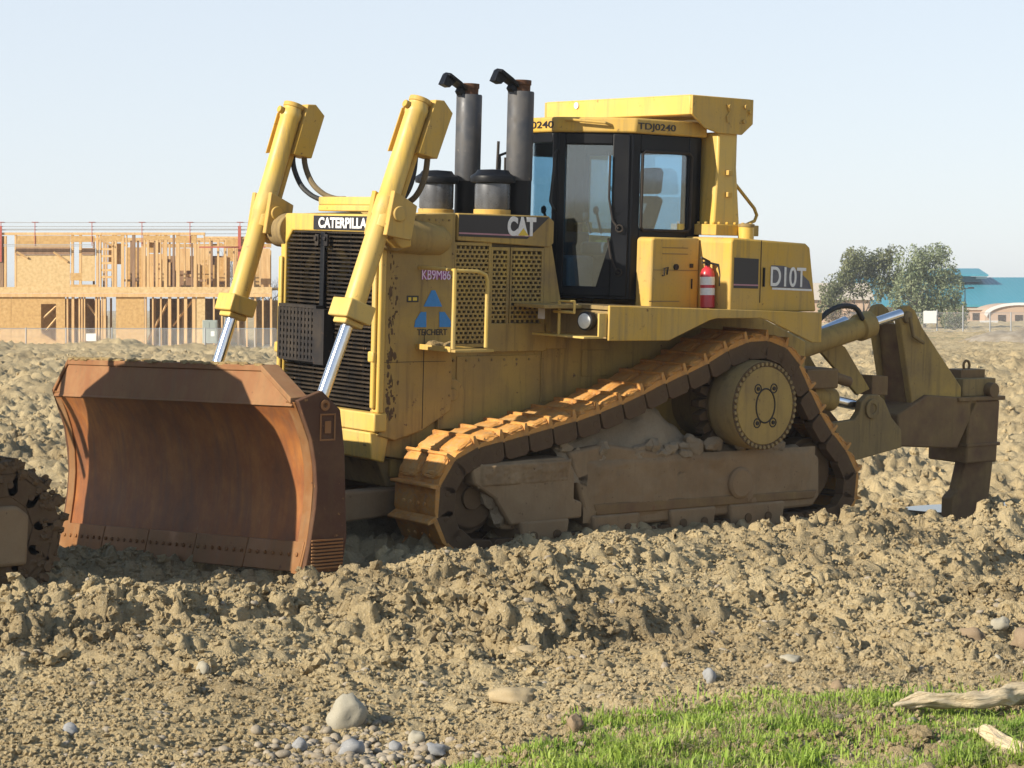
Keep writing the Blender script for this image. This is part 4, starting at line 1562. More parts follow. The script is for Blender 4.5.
for s in (1, -1):
    mb = MB()
    out = [(.56, 2.175), (-2.29, 2.105), (-2.29, 1.80), (-2.16, 1.80), (-1.52, 2.03), (-1.42, 2.05), (-.82, 2.05), (-.72, 2.03), (-.20, 1.84), (.56, 1.845)]
    mb.prism(uz(out, 1.75 * s), (0, -.03 * s, 0))
    fd = part(mb, 'fender_skirt', 'yellow', None, .008)
    mb = MB()
    y0, y1 = sorted((.80 * s, 1.72 * s))
    mb.prism(uz([(.555, 2.17), (-2.285, 2.10), (-2.285, 2.06), (.555, 2.13)], y0), (0, y1 - y0, 0))
    mb.box((.50, y0, 1.86), (.553, y1, 2.12))
    part(mb, 'fender_deck', 'olive_mud', fd, .006)
    mb = MB()
    mb.box((.56, min(.89 * s, 1.35 * s), 2.13), (1.02, max(.89 * s, 1.35 * s), 2.165))
    part(mb, 'door_step', 'yellow_mud', fd, .006)
    # lamp bracket ahead of the fender
    mb = MB()
    y0, y1 = .95 * s, 1.72 * s
    mb.box((.60, min(y0, y1), 1.865), (.84, max(y0, y1), 1.885))
    mb.tube([(.78, 1.28 * s, 1.88), (.78, 1.28 * s, 2.20), (.78, 1.50 * s, 2.20), (.78, 1.50 * s, 2.10), (.78, 1.20 * s, 2.10)], .016, 8)
    mb.box((.56, min(1.70 * s, 1.72 * s), 1.88), (.66, max(1.70 * s, 1.72 * s), 2.10))
    br = part(mb, 'lamp_bracket', 'yellow_bright', fd, .004)
    mb = MB()
    d = Vector((.95, .22 * s, 0)).normalized()
    mb.lathe(Vector((.64, 1.50 * s, 2.02)) - d * .09, d, [(0, .05), (.03, .085), (.10, .09), (.11, .08)], 24)
    hl = part(mb, 'headlamp', 'rubber', fd, 0)
    mb = MB()
    mb.lathe(Vector((.64, 1.50 * s, 2.02)) + d * .012, d, [(0, .078), (.012, .07), (.022, .04), (.025, .0)], 24)
    part(mb, 'lamp_lens', 'lens', hl, 0)
    mb = MB()
    mb.box((.80, min(.99 * s, 1.09 * s), 2.02), (.803, max(.99 * s, 1.09 * s), 2.13))
    part(mb, 'reflector_plate', 'white', fd, 0)

# --- tracks
loop = [(1.9, -.16), (2.18, -.05), (2.36, .15), (2.40, .42), (2.33, .66), (2.17, .83), (1.95, .92), (1.5, 1.0), (1.09, 1.075), (.667, 1.16), (.38, 1.235), (.08, 1.325), (-.25, 1.44), (-.75, 1.60), (-1.12, 1.755), (-1.38, 1.83), (-1.62, 1.845), (-1.88, 1.79), (-2.12, 1.63), (-2.36, 1.28), (-2.6, .96), (-2.9, .66), (-3.05, .42), (-3.04, .18), (-2.92, -.03), (-2.6, -.15), (-1.5, -.17), (-.4, -.17), (.8, -.17)]


def resample(loop, n):
    p = [Vector((a, 0, b)) for a, b in loop]
    N = len(p)
    dense = []
    for i in range(N):
        p0, p1, p2, p3 = p[i - 1], p[i], p[(i + 1) % N], p[(i + 2) % N]
        for k in range(24):
            t = k / 24
            dense.append(.5 * ((2 * p1) + (p2 - p0) * t + (2 * p0 - 5 * p1 + 4 * p2 - p3) * t * t + (3 * p1 - p0 - 3 * p2 + p3) * t ** 3))
    dense.append(dense[0].copy())
    acc = [0]
    for a, b in zip(dense, dense[1:]):
        acc.append(acc[-1] + (b - a).length)
    tot = acc[-1]
    res, j = [], 0
    for k in range(n):
        tgt = tot * k / n
        while acc[j + 1] < tgt:
            j += 1
        f = (tgt - acc[j]) / (acc[j + 1] - acc[j])
        res.append((dense[j].lerp(dense[j + 1], f), (dense[j + 1] - dense[j]).normalized()))
    return res, tot


def shoe_mesh(kind):
    """x along the track, y across, z outwards (0 = the plate's outer face)"""
    from mathutils import noise
    mb = MB()
    w = .315
    mb.prism([(-.150, -w, -.012), (-.150, -w, .014), (.10, -w, .004), (.150, -w, -.022), (.150, -w, -.045), (-.150, -w, -.04)], (0, 2 * w, 0))
    mb.prism([(-.150, -w, .012), (-.142, -w, .075), (-.118, -w, .075), (-.105, -w, .010)], (0, 2 * w, 0))
    # packed mud pads with rounded corners, each overlapping the next plate
    def pad(cx, cy_, rx, ry, rz, seed):
        r_ = bmesh.ops.create_icosphere(mb.bm, subdivisions=4, radius=1)
        for v_ in r_['verts']:
            q = v_.co.normalized()
            e = .55
            q = Vector([math.copysign(abs(c_) ** e, c_) for c_ in q])
            n_ = 1 + .10 * noise.noise(q * 2.1 + Vector((seed, 0, 0))) + .06 * noise.noise(q * 5.5 + Vector((0, seed, 0)))
            z_ = q.z * rz * (1.0 - .35 * q.x)
            v_.co = Vector((cx + q.x * rx * n_, cy_ + q.y * ry * n_, z_ * n_ + .012 * noise.noise(q * 9 + Vector((seed, 4, 4)))))
    if kind == 0:
        pad(-.012, -.155, .128, .160, .050, 3)
        pad(-.018, .160, .124, .150, .056, 8)
    elif kind == 1:
        pad(-.015, .0, .130, .312, .052, 12)
    else:
        for y in (-.16, -.06, .06, .16):
            mb.cyl((.04, y, -.01), (.04, y, .02), .02, 8)
    me = mb.bm
    return mb


def link_mb():
    mb = MB()
    for y in (-.255, .255):
        mb.prism([(-.138, y - .055, -.03), (.138, y - .055, -.03), (.136, y - .055, -.18), (.10, y - .055, -.215), (-.10, y - .055, -.215), (-.136, y - .055, -.18)], (0, .115, 0))
        mb.cyl((-.07, y + .05, -.125), (-.07, y + .062, -.125), .03, 10)
        mb.cyl((-.07, y - .062, -.125), (-.07, y - .05, -.125), .03, 10)
    mb.cyl((.11, -.16, -.14), (.11, .16, -.14), .035, 10)
    return mb


shoe_src = [shoe_mesh(k).build('track_shoe', M['track'], None, .006) for k in range(3)]
link_src = link_mb().build('track_link', M['link'], None, .006)
for o in shoe_src + [link_src]:
    col.objects.unlink(o)
NSH = 44
pts, tot = resample(loop, NSH)


def make_track(yc, root, path_pts, flat=False):
    tr = bpy.data.objects.new('track', None)
    col.objects.link(tr)
    tr.parent = root
    for k, (p, t) in enumerate(path_pts):
        nrm = Vector((t.z, 0, -t.x))                     # outwards for a loop run front to rear over the top
        m3 = Matrix((( -t.x, 0, nrm.x), (0, 1, 0), (-t.z, 0, nrm.z))).to_4x4()
        m3 = Matrix.Translation((p.x, yc, p.z)) @ m3
        top = nrm.z > .25
        kind = (0 if k % 3 else 1) if top else 2
        if flat:
            kind = k % 3
        o = shoe_src[kind].copy()
        col.objects.link(o)
        o.parent = tr
        o.matrix_local = m3
        l = link_src.copy()
        col.objects.link(l)
        l.parent = tr
        l.matrix_local = m3
    return tr


def dup_links(root):
    pass


for s in (1, -1):
    yc = 1.285 * s
    make_track(yc, dz, pts)
    # front and rear idlers
    for (u, z, r) in ((1.90, .42, .34), (-2.50, .44, .34)):
        mb = MB()
        mb.lathe((u, yc - .17, z), (0, 1, 0), [(0, .10), (.0, r - .07), (.03, r - .04), (.05, r - .11), (.07, r - .11), (.07, r), (.27, r), (.27, r - .11), (.29, r - .11), (.31, r - .04), (.34, r - .07), (.34, .10)], 40)
        mb.cyl((u, yc - .2, z), (u, yc + .2, z), .11, 20)
        part(mb, 'idler_wheel', 'link', None, .006)
    # sprocket teeth and final drive
    mb = MB()
    for k in range(24):
        t = k * 2 * math.pi / 24
        c = Vector((-1.55, yc, 1.18))
        d = Vector((math.cos(t), 0, math.sin(t)))
        e = Vector((-d.z, 0, d.x))
        mb.prism([c + d * .40 - e * .06 + Vector((0, -.06, 0)), c + d * .40 + e * .06 + Vector((0, -.06, 0)), c + d * .555 + e * .03 + Vector((0, -.06, 0)), c + d * .555 - e * .03 + Vector((0, -.06, 0))], (0, .12, 0))
    mb.cyl((-1.55, yc - .06, 1.18), (-1.55, yc + .06, 1.18), .42, 40)
    part(mb, 'sprocket', 'link', None, .004)
    mb = MB()
    mb.lathe((-1.50, .80 * s, 1.18), (0, s, 0), [(0, .38), (.52, .39), (.57, .42), (.60, .43), (.62, .445), (.93, .445), (.95, .435), (.955, .0)], 56)
    fdv = part(mb, 'final_drive', 'olive_mud', None, .004)
    mb = MB()
    mb.lathe((-1.50, 1.754 * s, 1.18), (0, s, 0), [(0, .39), (.012, .385), (.014, .24), (.014, .0)], 48)
    part(mb, 'drive_cover', 'yellow_mud', fdv, .003)
    mb = MB()
    for k in range(44):
        t = k * 2 * math.pi / 44
        mb.cyl((-1.50 + .415 * math.cos(t), 1.752 * s, 1.18 + .415 * math.sin(t)), (-1.50 + .415 * math.cos(t), 1.775 * s, 1.18 + .415 * math.sin(t)), .019, 8)
    part(mb, 'bolt_ring', 'olive_mud', fdv, 0)
    mb = MB()
    mb.lathe((-1.50, 1.7545 * s, 1.18), (0, s, 0), [(0, .44), (.003, .44), (.003, .388), (0, .388)], 56)
    part(mb, 'bolt_shade', 'link', fdv, 0)  # thin dark ring, shade around the bolt heads put into colour
    mb = MB()
    c = Vector((-1.50, 1.768 * s, 1.18))
    ring = [c + Vector((.13 * math.cos(t), 0, .17 * math.sin(t))) for t in [k * math.pi / 16 for k in range(32)]]
    mb.tube(ring, .009, 6, True)
    for (a, b) in ((-.11, .17), (.11, .17), (-.11, -.17), (.11, -.17)):
        mb.tube([c + Vector((a + .045 * math.cos(k * .6283), 0, b + .045 * math.sin(k * .6283))) for k in range(10)], .007, 6, True)
        mb.cyl(c + Vector((a, 0, b)), c + Vector((a, .012 * s, b)), .02, 10)
    part(mb, 'cover_ribs', 'steel', fdv, 0)
    # roller frame
    mb = MB()
    y0 = 1.575 * s
    mb.prism(uz([(.86, .80), (.60, .10), (.36, .06), (-2.42, .10), (-2.52, .20), (-2.50, .60), (-2.42, .66), (-.6, .70), (.40, .86)], y0), (0, -.50 * s, 0))
    tf = part(mb, 'roller_frame', 'frame', None, .03)
    mb = MB()
    mb.prism(uz([(2.02, .74), (.92, .76), (.80, .62), (.80, .36), (.70, .33), (.70, .18), (1.55, .16), (1.74, .42), (1.98, .56)], 1.60 * s), (0, -.30 * s, 0))
    part(mb, 'recoil_housing', 'frame', tf, .022)
    mb = MB()
    mb.prism(uz([(1.80, .50), (1.72, .34), (1.60, .12), (1.42, .10), (1.42, .22)], 1.52 * s), (0, -.2 * s, 0))
    part(mb, 'idler_yoke', 'frame', tf, .02)
    mb = MB()
    mb.lathe((-1.35, 1.56 * s, .40), (0, s, 0), [(0, .16), (.05, .16), (.07, .13), (.07, .0)], 28)
    part(mb, 'pivot_cap', 'frame', tf, .008)
    mb = MB()
    mb.prism(uz([(.56, .30), (.52, .185), (-2.42, .185), (-2.46, .27)], 1.60 * s), (0, -.06 * s, 0))
    part(mb, 'frame_flange', 'ripper_rust', tf, .015)
    for ua, ub in ((1.45, .86), (.58, -.02), (-.40, -1.02), (-1.20, -1.98)):
        mb = MB()
        mb.prism(uz([(ua, .19), (ua - .04, -.06), (ub + .04, -.06), (ub, .19)], 1.618 * s), (0, -.60 * s, 0))
        part(mb, 'roller_guard', 'frame', tf, .025)
        mb = MB()
        for u in ((ua + ub) / 2 - .14, (ua + ub) / 2 + .14):
            mb.cyl((u, 1.61 * s, .05), (u, 1.635 * s, .05), .045, 12)
        part(mb, 'roller_end', 'link', tf, .004)
    # mud packed on top of the frame
    from mathutils import noise as _n
    bm = bmesh.new()
    nu, nvv = 70, 16
    vg = []
    for i in range(nu + 1):
        u = .95 - i * (3.3 / nu)
        row = []
        ridge = .70 + .46 * math.exp(-((u + .25) / .5) ** 2) + .28 * math.exp(-((u - .60) / .5) ** 2) + .05 * math.exp(-((u + 1.2) / .9) ** 2)
        for j in range(nvv + 1):
            f = j / nvv
            y = 1.05 + .525 * min(1, f / .8)
            z = .62 + (ridge - .62) * (1 - max(0, (min(1, f / .8) - .35) / .65) ** 2.6) - max(0, f - .8) * .5
            q = Vector((u, y * 1.0, z))
            z += .10 * _n.noise(q * 4 + Vector((s * 3, 0, 0))) + .05 * _n.noise(q * 11) + .015 * _n.noise(q * 25)
            yy = y + ((.045 if f < .6 else 0) * (1 - f) * _n.noise(q * 6 + Vector((9, 9, 0))))
            row.append(bm.verts.new((u, yy * s, z)))
        vg.append(row)
    for i in range(nu):
        for j in range(nvv):
            bm.faces.new((vg[i][j], vg[i + 1][j], vg[i + 1][j + 1], vg[i][j + 1]))
    h = MB()
    h.bm = bm
    part(h, 'packed_mud', 'mud', tf, 0, smooth=60)
    for (u0, u1, z0, z1, yb) in ((.66, -2.44, .12, .72, 1.577), (1.93, .84, .52, .742, 1.602)):
        bm = bmesh.new()
        nu, nz2 = 90, 22
        vg = []
        for i in range(nu + 1):
            u = u0 + (u1 - u0) * i / nu
            row = []
            for j in range(nz2 + 1):
                z = z0 + (z1 - z0) * j / nz2
                q = Vector((u, s * 2.0, z))
                d = .022 * _n.noise(q * 2.6) + .016 * _n.noise(q * 7) + .010 * _n.noise(q * 19) + .006 * _n.noise(q * 41) + .022 * (j / nz2) + .006
                rim = min(i / 4, (nu - i) / 4, j / 3, (nz2 - j) / 2, 1)
                row.append(bm.verts.new((u, s * (yb + (d if d < 0 else d * 1.0) * rim - .012 * (1 - rim)), z)))
            vg.append(row)
        for i in range(nu):
            for j in range(nz2):
                bm.faces.new((vg[i][j], vg[i + 1][j], vg[i + 1][j + 1], vg[i][j + 1]))
        h = MB()
        h.bm = bm
        part(h, 'mud_crust', 'frame', tf, 0, smooth=80)
    mb = MB()
    for k in range(26):
        u = .9 - random.random() * 3.1
        mb.blob((u, (1.5 + .06 * random.random()) * s, .72 + .12 * random.random()), (.06 + .05 * random.random(), .05, .05 + .03 * random.random()), 2, .6, k, 2)
    for k in range(7):
        mb.blob((1.68 + random.gauss(0, .06), 1.50 * s, .42 + random.gauss(0, .09)), (.08, .06, .09), 2, .5, k + 40, 2)
    part(mb, 'mud_clods', 'mud', tf, 0)

# --- rear ripper
rp_ = bpy.data.objects.new('ripper', None)
col.objects.link(rp_)
rp_.parent = dz
mb = MB()
mb.prism(uz([(-2.85, .75), (-3.25, .70), (-3.30, 1.75), (-2.85, 1.85)], -.55), (0, 1.1, 0))
part(mb, 'mounting_plate', 'olive_mud', rp_, .02)
for s in (1, -1):
    v0 = .52 * s
    q = P2([(838, 432), (846, 440), (860, 464), (907, 450), (906, 432), (896, 420), (890, 402), (884, 398), (874, 398), (868, 404), (866, 414), (862, 425)], .45) if s > 0 else None
    q = [Vector((p.x, v0, p.z)) for p in P2([(836, 426), (846, 440), (860, 464), (909, 450), (908, 432), (898, 420), (890, 402), (884, 397), (874, 397), (867, 404), (866, 414), (861, 422)], .52)]
    mb = MB()
    mb.prism(q, (0, -.09 * s, 0))
    part(mb, 'linkage_plate', 'ripper_rust' if s < 0 else 'olive_mud', rp_, .012)
    mb = MB()
    c = SV(877, 411, .52)
    mb.lathe((c.x, v0, c.z), (0, s, 0), [(0, .11), (.03, .11), (.03, .06), (.015, .055), (.015, 0)], 24)
    part(mb, 'link_pin', 'olive_mud', rp_, .004)
    # tilt cylinders along the top
    a, b = SV(812, 347, .40), SV(872, 326, .40)
    a.y = b.y = .42 * s
    if s < 0:
        a.z -= .16
        b.z -= .16
    dd = (b - a).normalized()
    mb = MB()
    Lc = (b - a).length
    mb.lathe(a - dd * .5, dd, [(0, .12), (Lc + .28, .125), (Lc + .30, .155), (Lc + .48, .155), (Lc + .5, .12)], 28)
    tc_ = part(mb, 'tilt_cylinder', 'yellow_mud', rp_, .006)
    mb = MB()
    e = SV(903, 316, .42)
    e.y = .42 * s
    e.z -= .12 if s < 0 else 0
    mb.cyl(b, e, .055, 18)
    part(mb, 'piston_rod', 'chrome', tc_, 0)
    # lower lift cylinders
    a, b, e = SV(822, 398, .50), SV(846, 403, .50), SV(868, 408, .50)
    for pnt in (a, b, e):
        pnt.y = .36 * s
    mb = MB()
    mb.cyl(a, b, .13, 24)
    lcy = part(mb, 'lift_cylinder', 'yellow_mud', rp_, .006)
    mb = MB()
    mb.cyl(b, e, .06, 18)
    part(mb, 'piston_rod', 'chrome', lcy, 0)
    mb = MB()                              # sloping side brace
    mb.prism(P2([(838, 350), (864, 392), (852, 398), (815, 356), (815, 335)], .0), (0, .05, 0))
    o = part(mb, 'side_brace', 'yellow_mud', rp_, .008)
    o.location = (0, -.55 if s < 0 else .12, 0)
mb = MB()
mb.prism(P2([(864, 378), (880, 379), (880, 398), (864, 398)], .0), (0, .2, 0))
part(mb, 'stop_block', 'ripper_rust', rp_, .01)
tq = P2([(901, 317), (905, 310), (911, 308), (917, 313), (925, 330), (966, 390), (966, 402), (936, 402), (934, 420), (920, 424)], .24)
tower = [Vector((p.x, 0, p.z)) for p in tq]
for v0, v1 in ((.16, .25), (-.25, -.16)):
    mb = MB()
    mb.prism([Vector((p.x, v0, p.z)) for p in tower], (0, v1 - v0, 0))
    part(mb, 'tower_plate', 'yellow_mud', rp_, .014)
mb = MB()
f0, f1 = tower[0], tower[-1]
dx = Vector((.03, 0, 0))
mb.prism([Vector((f0.x - .10, -.158, f0.z - .12)), Vector((f1.x + .02, -.158, f1.z)), Vector((f1.x - .10, -.158, f1.z)), Vector((f0.x - .22, -.158, f0.z - .12))], (0, .316, 0))
part(mb, 'tower_web', 'ripper_rust', rp_, .008)  # rust tone, dark to stand in for the machine's shade here
mb = MB()
c = SV(909, 320, .25)
for s in (1, -1):
    mb.lathe((c.x, .25 * s, c.z), (0, s, 0), [(0, .07), (.04, .07), (.05, .05), (.05, 0)], 20)
    mb.tube([(c.x, .30 * s, c.z), (c.x - .08, .30 * s, c.z - .22), (c.x - .26, .30 * s, c.z - .30)], .022, 8)
part(mb, 'tower_pin', 'olive_mud', rp_, .004)
mb = MB()
bq = P2([(905, 418), (934, 398), (980, 401), (985, 404), (966, 452), (907, 450)], .32)
mb.prism([Vector((p.x, -.30, p.z)) for p in bq], (0, .60, 0))
part(mb, 'ripper_beam', 'ripper_rust', rp_, .02)
x0, x1 = SU(962, 420, -6.2), None
a, b = SV(975, 404, .30), SV(1006, 404, .30)
zb = SV(990, 466, .30).z
mb = MB()
mb.prism([(a.x, -.30, a.z), (b.x, -.30, a.z), (b.x + .03, -.30, zb), (a.x + .02, -.30, zb)], (0, .60, 0))
pk = part(mb, 'shank_pocket', 'ripper_rust', rp_, .025)
mb = MB()
mb.box((b.x - .06, -.33, a.z), (a.x + .22, .33, a.z + .05))
mb.box((b.x - .01, -.315, zb + .2), (a.x + .03, .315, zb + .24))
part(mb, 'pocket_flange', 'ripper_rust', pk, .008)
mb = MB()
mb.box((b.x + .02, -.24, a.z + .05), (a.x + .05, -.05, a.z + .26))
mb.box((b.x + .02, .05, a.z + .05), (a.x + .05, .24, a.z + .26))
part(mb, 'pocket_lug', 'olive_mud', pk, .01)
mb = MB()
mb.box((b.x + .08, -.12, a.z + .20), (a.x - .05, .12, a.z + .36))
mb.cyl((b.x + .16, .1, a.z + .12), (b.x + .16, .34, a.z + .12), .09, 18)
mb.tube([((a.x + b.x) / 2 + .055 * math.cos(k * .5236), .0, a.z + .40 + .06 * math.sin(k * .5236)) for k in range(12)], .018, 8, True)
part(mb, 'pin_puller', 'ripper_rust', pk, .01)
mb = MB()
sq = P2([(968, 462), (996, 462), (990, 535), (960, 530), (955, 522), (955, 502), (962, 494)], .0)
mb.prism([Vector((p.x, -.08, p.z)) for p in sq], (0, .16, 0))
part(mb, 'shank', 'ripper_rust', rp_, .02)
mb = MB()
mb.tube(smoothpath([Vector(x) for x in (SV(822, 322, .5), SV(832, 313, .5), SV(845, 308, .5), SV(858, 310, .5), SV(866, 322, .5))]), .03, 8)
part(mb, 'hydraulic_hose', 'rubber', rp_, 0)
mb = MB()
q = SV(820, 380, .6)
mb.box((q.x - .35, -.5, q.z - .12), (q.x + .15, .62, q.z + .1))
mb.cyl((q.x - .35, .55, q.z), (q.x - .6, .55, q.z - .06), .06, 14)
part(mb, 'hitch_block', 'ripper_rust', rp_, .02)

# --- fire extinguisher clamped on the tank's front face
fx, fy, fz = -.985, 1.40, 2.118
fe = thing('fire_extinguisher', 'small red fire extinguisher with white label standing on the bulldozer fender', 'fire extinguisher', (fx, fy, fz))
mb = MB()
mb.lathe((0, 0, 0), (0, 0, 1), [(0, .06), (.01, .072), (.34, .072), (.385, .055), (.41, .028), (.43, .028)], 24)
part(mb, 'cylinder', 'red', fe, 0)
mb = MB()
mb.lathe((0, 0, .13), (0, 0, 1), [(0, .0735), (.07, .0735)], 24)
mb.lathe((0, 0, .23), (0, 0, 1), [(0, .0735), (.08, .0735)], 24)
part(mb, 'paper_label', 'white', fe, 0)
mb = MB()
mb.lathe((0, 0, .42), (0, 0, 1), [(0, .03), (.05, .03), (.05, .0)], 14)
mb.tube([(-.03, 0, .46), (.10, .02, .50)], .012, 6)
mb.tube([(-.03, 0, .45), (.09, .02, .45)], .010, 6)
part(mb, 'valve', 'steel', fe, 0)
mb = MB()
mb.tube([(0, .02, .45), (-.08, .07, .43), (-.09, .09, .33), (-.09, .08, .22)], .011, 6)
part(mb, 'hose', 'rubber', fe, 0)

# ------------------------------------------------------------------ the second crawler, mostly outside the picture; it shades the blade
LX, LY = 8.4, -.4
ld = thing('crawler_tractor', 'muddy dark crawler tractor at left picture edge, only a track end in view', 'crawler tractor', (LX, LY, 0))
shoe_datas = [o.data for o in shoe_src]
shoe_shaded = []
for d_ in shoe_datas:
    d2 = d_.copy()
    d2.materials.clear()
    d2.materials.append(M['link'])  # darker copy of the shoe, shade put into the colour
    shoe_shaded.append(d2)
LO = Matrix.Translation((-LX, -LY, 0))


def lpart(mb, name, mat, parent=None, bevel=.01, smooth=32):
    bmesh.ops.transform(mb.bm, matrix=LO, verts=mb.bm.verts[:])
    return mb.build(name, M[mat], parent or ld, bevel, smooth)


oval = []
for k in range(13):
    t = math.pi / 2 + math.pi * k / 12
    oval.append((6.56 + .46 * math.cos(t), .44 + .46 * math.sin(t)))
oval += [(7.4, -.02), (8.4, -.02), (9.4, -.02)]
for k in range(13):
    t = -math.pi / 2 + math.pi * k / 12
    oval.append((10.2 + .46 * math.cos(t), .44 + .46 * math.sin(t)))
oval += [(9.4, .86), (8.4, .84), (7.4, .86)]
pts2, _ = resample(oval, 36)
for yc in (1.29, -2.09):
    tr = make_track(yc, ld, pts2, True)
    tr.location = (-LX, -LY, 0)
    for o in tr.children:
        o.data = shoe_shaded[shoe_datas.index(o.data)] if o.data in shoe_datas else o.data
    mb = MB()
    for u in (6.56, 10.2):
        mb.lathe((u, yc - .305, .44), (0, 1, 0), [(0, .30), (.015, .455), (.595, .455), (.61, .30)], 40)
    for v_ in mb.bm.verts:
        v_.co += Vector((random.gauss(0, .007), random.gauss(0, .007), random.gauss(0, .007)))
    lpart(mb, 'packed_mud', 'link', None, 0, 60)
    mb = MB()
    y1 = yc + .30
    mb.prism(uz([(6.36, .16), (6.34, .54), (6.44, .62), (10.1, .64), (10.3, .40), (10.1, .14)], y1 + .05), (0, -.66, 0))
    lpart(mb, 'track_frame', 'frame', None, .03)
    for u in (6.56, 10.2):
        mb = MB()
        mb.lathe((u, yc - .2, .44), (0, 1, 0), [(0, .12), (.0, .30), (.04, .37), (.36, .37), (.40, .30), (.40, .12)], 32)
        lpart(mb, 'idler_wheel', 'link')
    mb = MB()
    for k in range(170):
        t = random.uniform(1.2, 5.0)
        rr_ = random.uniform(.36, .53)
        s_ = random.uniform(.012, .034)
        mb.blob((6.56 + rr_ * math.cos(t), yc + random.choice((.30, .31, .2, -.2)), .44 + rr_ * math.sin(t)), (s_ * 1.5, s_, s_ * 1.3), 2, .7, k, 2)
    lpart(mb, 'dried_mud', 'link', None, 0)  # mud clods in a darker tone that carries their shade
mb = MB()
arch = [(-2.30, .50), (-2.36, 1.7), (-2.26, 2.3), (-1.95, 2.68), (-1.4, 2.93), (-.5, 3.05), (.4, 3.02), (1.1, 2.82), (1.5, 2.48), (1.70, 2.0), (1.74, .5)]  # unseen body, outline shaped for its shadow on the blade
mb.prism([(6.86, y, z) for y, z in arch], (3.2, 0, 0))
body = lpart(mb, 'body', 'olive_mud', None, .04)
mb = MB()
for y, z, h, w in ((-1.45, 2.90, .16, .06), (-1.05, 2.96, .28, .10)):
    mb.box((6.85, y - w, z), (7.0, y + w, z + h))
    mb.blob((6.9, y, z + h), (.08, w * 1.2, .08), 2, 0, 1)
lpart(mb, 'shadow_knob', 'black', body, .01)  # unseen knobs added for the bumps in that shadow
mb = MB()
mb.tube(smoothpath([Vector(p) for p in ((6.85, -2.40, 1.9), (6.80, -2.60, 2.3), (6.82, -2.72, 2.7), (6.9, -2.78, 3.2))]), .035, 8)
mb.tube(smoothpath([Vector(p) for p in ((6.85, -2.32, 2.1), (6.80, -2.44, 2.5), (6.82, -2.50, 2.9), (6.9, -2.60, 3.3))]), .05, 8)
lpart(mb, 'hose', 'rubber', body, 0)  # unseen bent tubes added for curved shadow lines on the blade

# ------------------------------------------------------------------ background, left: the house frame going up
def wood_mat(name, cols, stretch=(2, 2, .3), sc=3):
    m, nt, p, out = newmat(name)
    a = noise_node(nt, sc, 6, .6, stretch)
    r = ramp(nt, a, [(.3, cols[0]), (.5, cols[1]), (.7, cols[2])])
    nt.links.new(r.outputs[0], p.inputs['Base Color'])
    p.inputs['Roughness'].default_value = .8
    return m


M['osb'] = wood_mat('strand_board', [(.40, .235, .085), (.52, .32, .12), (.60, .40, .17)], (3, 3, 3), 2.2)
M['osb_light'] = wood_mat('pale_strand_board', [(.48, .32, .14), (.60, .42, .20), (.68, .50, .26)], (3, 3, 3), 2.2)
M['stud'] = wood_mat('sawn_pine', [(.52, .31, .135), (.62, .40, .18), (.69, .48, .24)])
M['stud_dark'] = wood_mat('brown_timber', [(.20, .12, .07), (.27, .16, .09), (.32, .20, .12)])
M['guard_red'] = plain('red_guard_rail', (.42, .10, .07), .6)
M['grey_metal'] = plain('galvanised_steel', (.40, .41, .42), .45, .4)
M['cream'] = plain('cream_wall', (.50, .44, .36), .8)
M['peach'] = plain('peach_wall', (.50, .36, .26), .8)

BD = 105.0
PX = CF / BD                                # pixels per metre at the facade
org = CC + CD * BD + CR * ((0 - 512) / CF * BD)
house = thing('timber_frame_house', 'unfinished two storey timber house of studs and strand board behind the soil heaps', 'house', (org.x, org.y, -.1), math.atan2(CR.y, CR.x))


def hx(px):
    return px / PX


def hz_(py):
    return (350 - py) / PX


def hbox(name, px0, px1, py0, py1, y0, y1, mat, parent=None):
    mb = MB()
    mb.box((hx(px0), y0, hz_(py1)), (hx(px1), y1, hz_(py0)))
    return mb.build(name, M[mat], parent or house, 0, 0)


W0, W1 = -75, 272
hbox('floor_deck', W0, W1, 287.5, 289, .05, 9.0, 'osb')
hbox('ground_slab', W0, W1, 348, 352, .2, 9.0, 'cream')
hbox('floor_rim', W0, W1, 287, 293.2, -.04, .06, 'osb_light')
hbox('floor_beam', W0, W1, 293.4, 297, -.10, .05, 'stud')
hbox('top_plate', W0, 205, 232.5, 235, -.02, .14, 'stud')
hbox('top_plate', 205, 254, 236.5, 238.5, -.02, .14, 'stud')
for a, b, c, d, mt in ((W0, 11, 297, 350, 'osb'), (11.3, 41, 297, 350, 'osb'), (41, 56, 297, 304, 'osb'), (41, 56, 341, 350, 'osb'), (56, 65, 297, 350, 'osb'),
                       (116, 144.5, 297, 350, 'osb'), (196.5, 205, 297, 350, 'osb_light'),
                       (17, 70, 255, 287, 'osb_light'), (17, 70, 235.5, 247.5, 'osb'), (-75, -8, 236, 287, 'osb'), (70.3, 82, 273, 280.5, 'osb'), (82, 95, 255, 281, 'osb_light'),
                       (70.3, 95, 236, 242, 'osb'), (100, 122, 235.5, 241, 'osb'), (144, 170, 235.5, 240, 'osb'), (176, 196, 235.5, 243, 'osb'), (70.3, 96, 284.5, 287, 'osb'), (226, 252, 239, 248, 'osb')):
    hbox('board_panel', a, b, c, d, 0.0, .03, mt)
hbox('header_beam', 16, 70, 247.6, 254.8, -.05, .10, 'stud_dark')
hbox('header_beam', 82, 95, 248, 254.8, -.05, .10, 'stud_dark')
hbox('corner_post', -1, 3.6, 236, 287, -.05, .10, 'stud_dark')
hbox('corner_post', 4.2, 6.5, 236, 287, -.03, .10, 'stud')
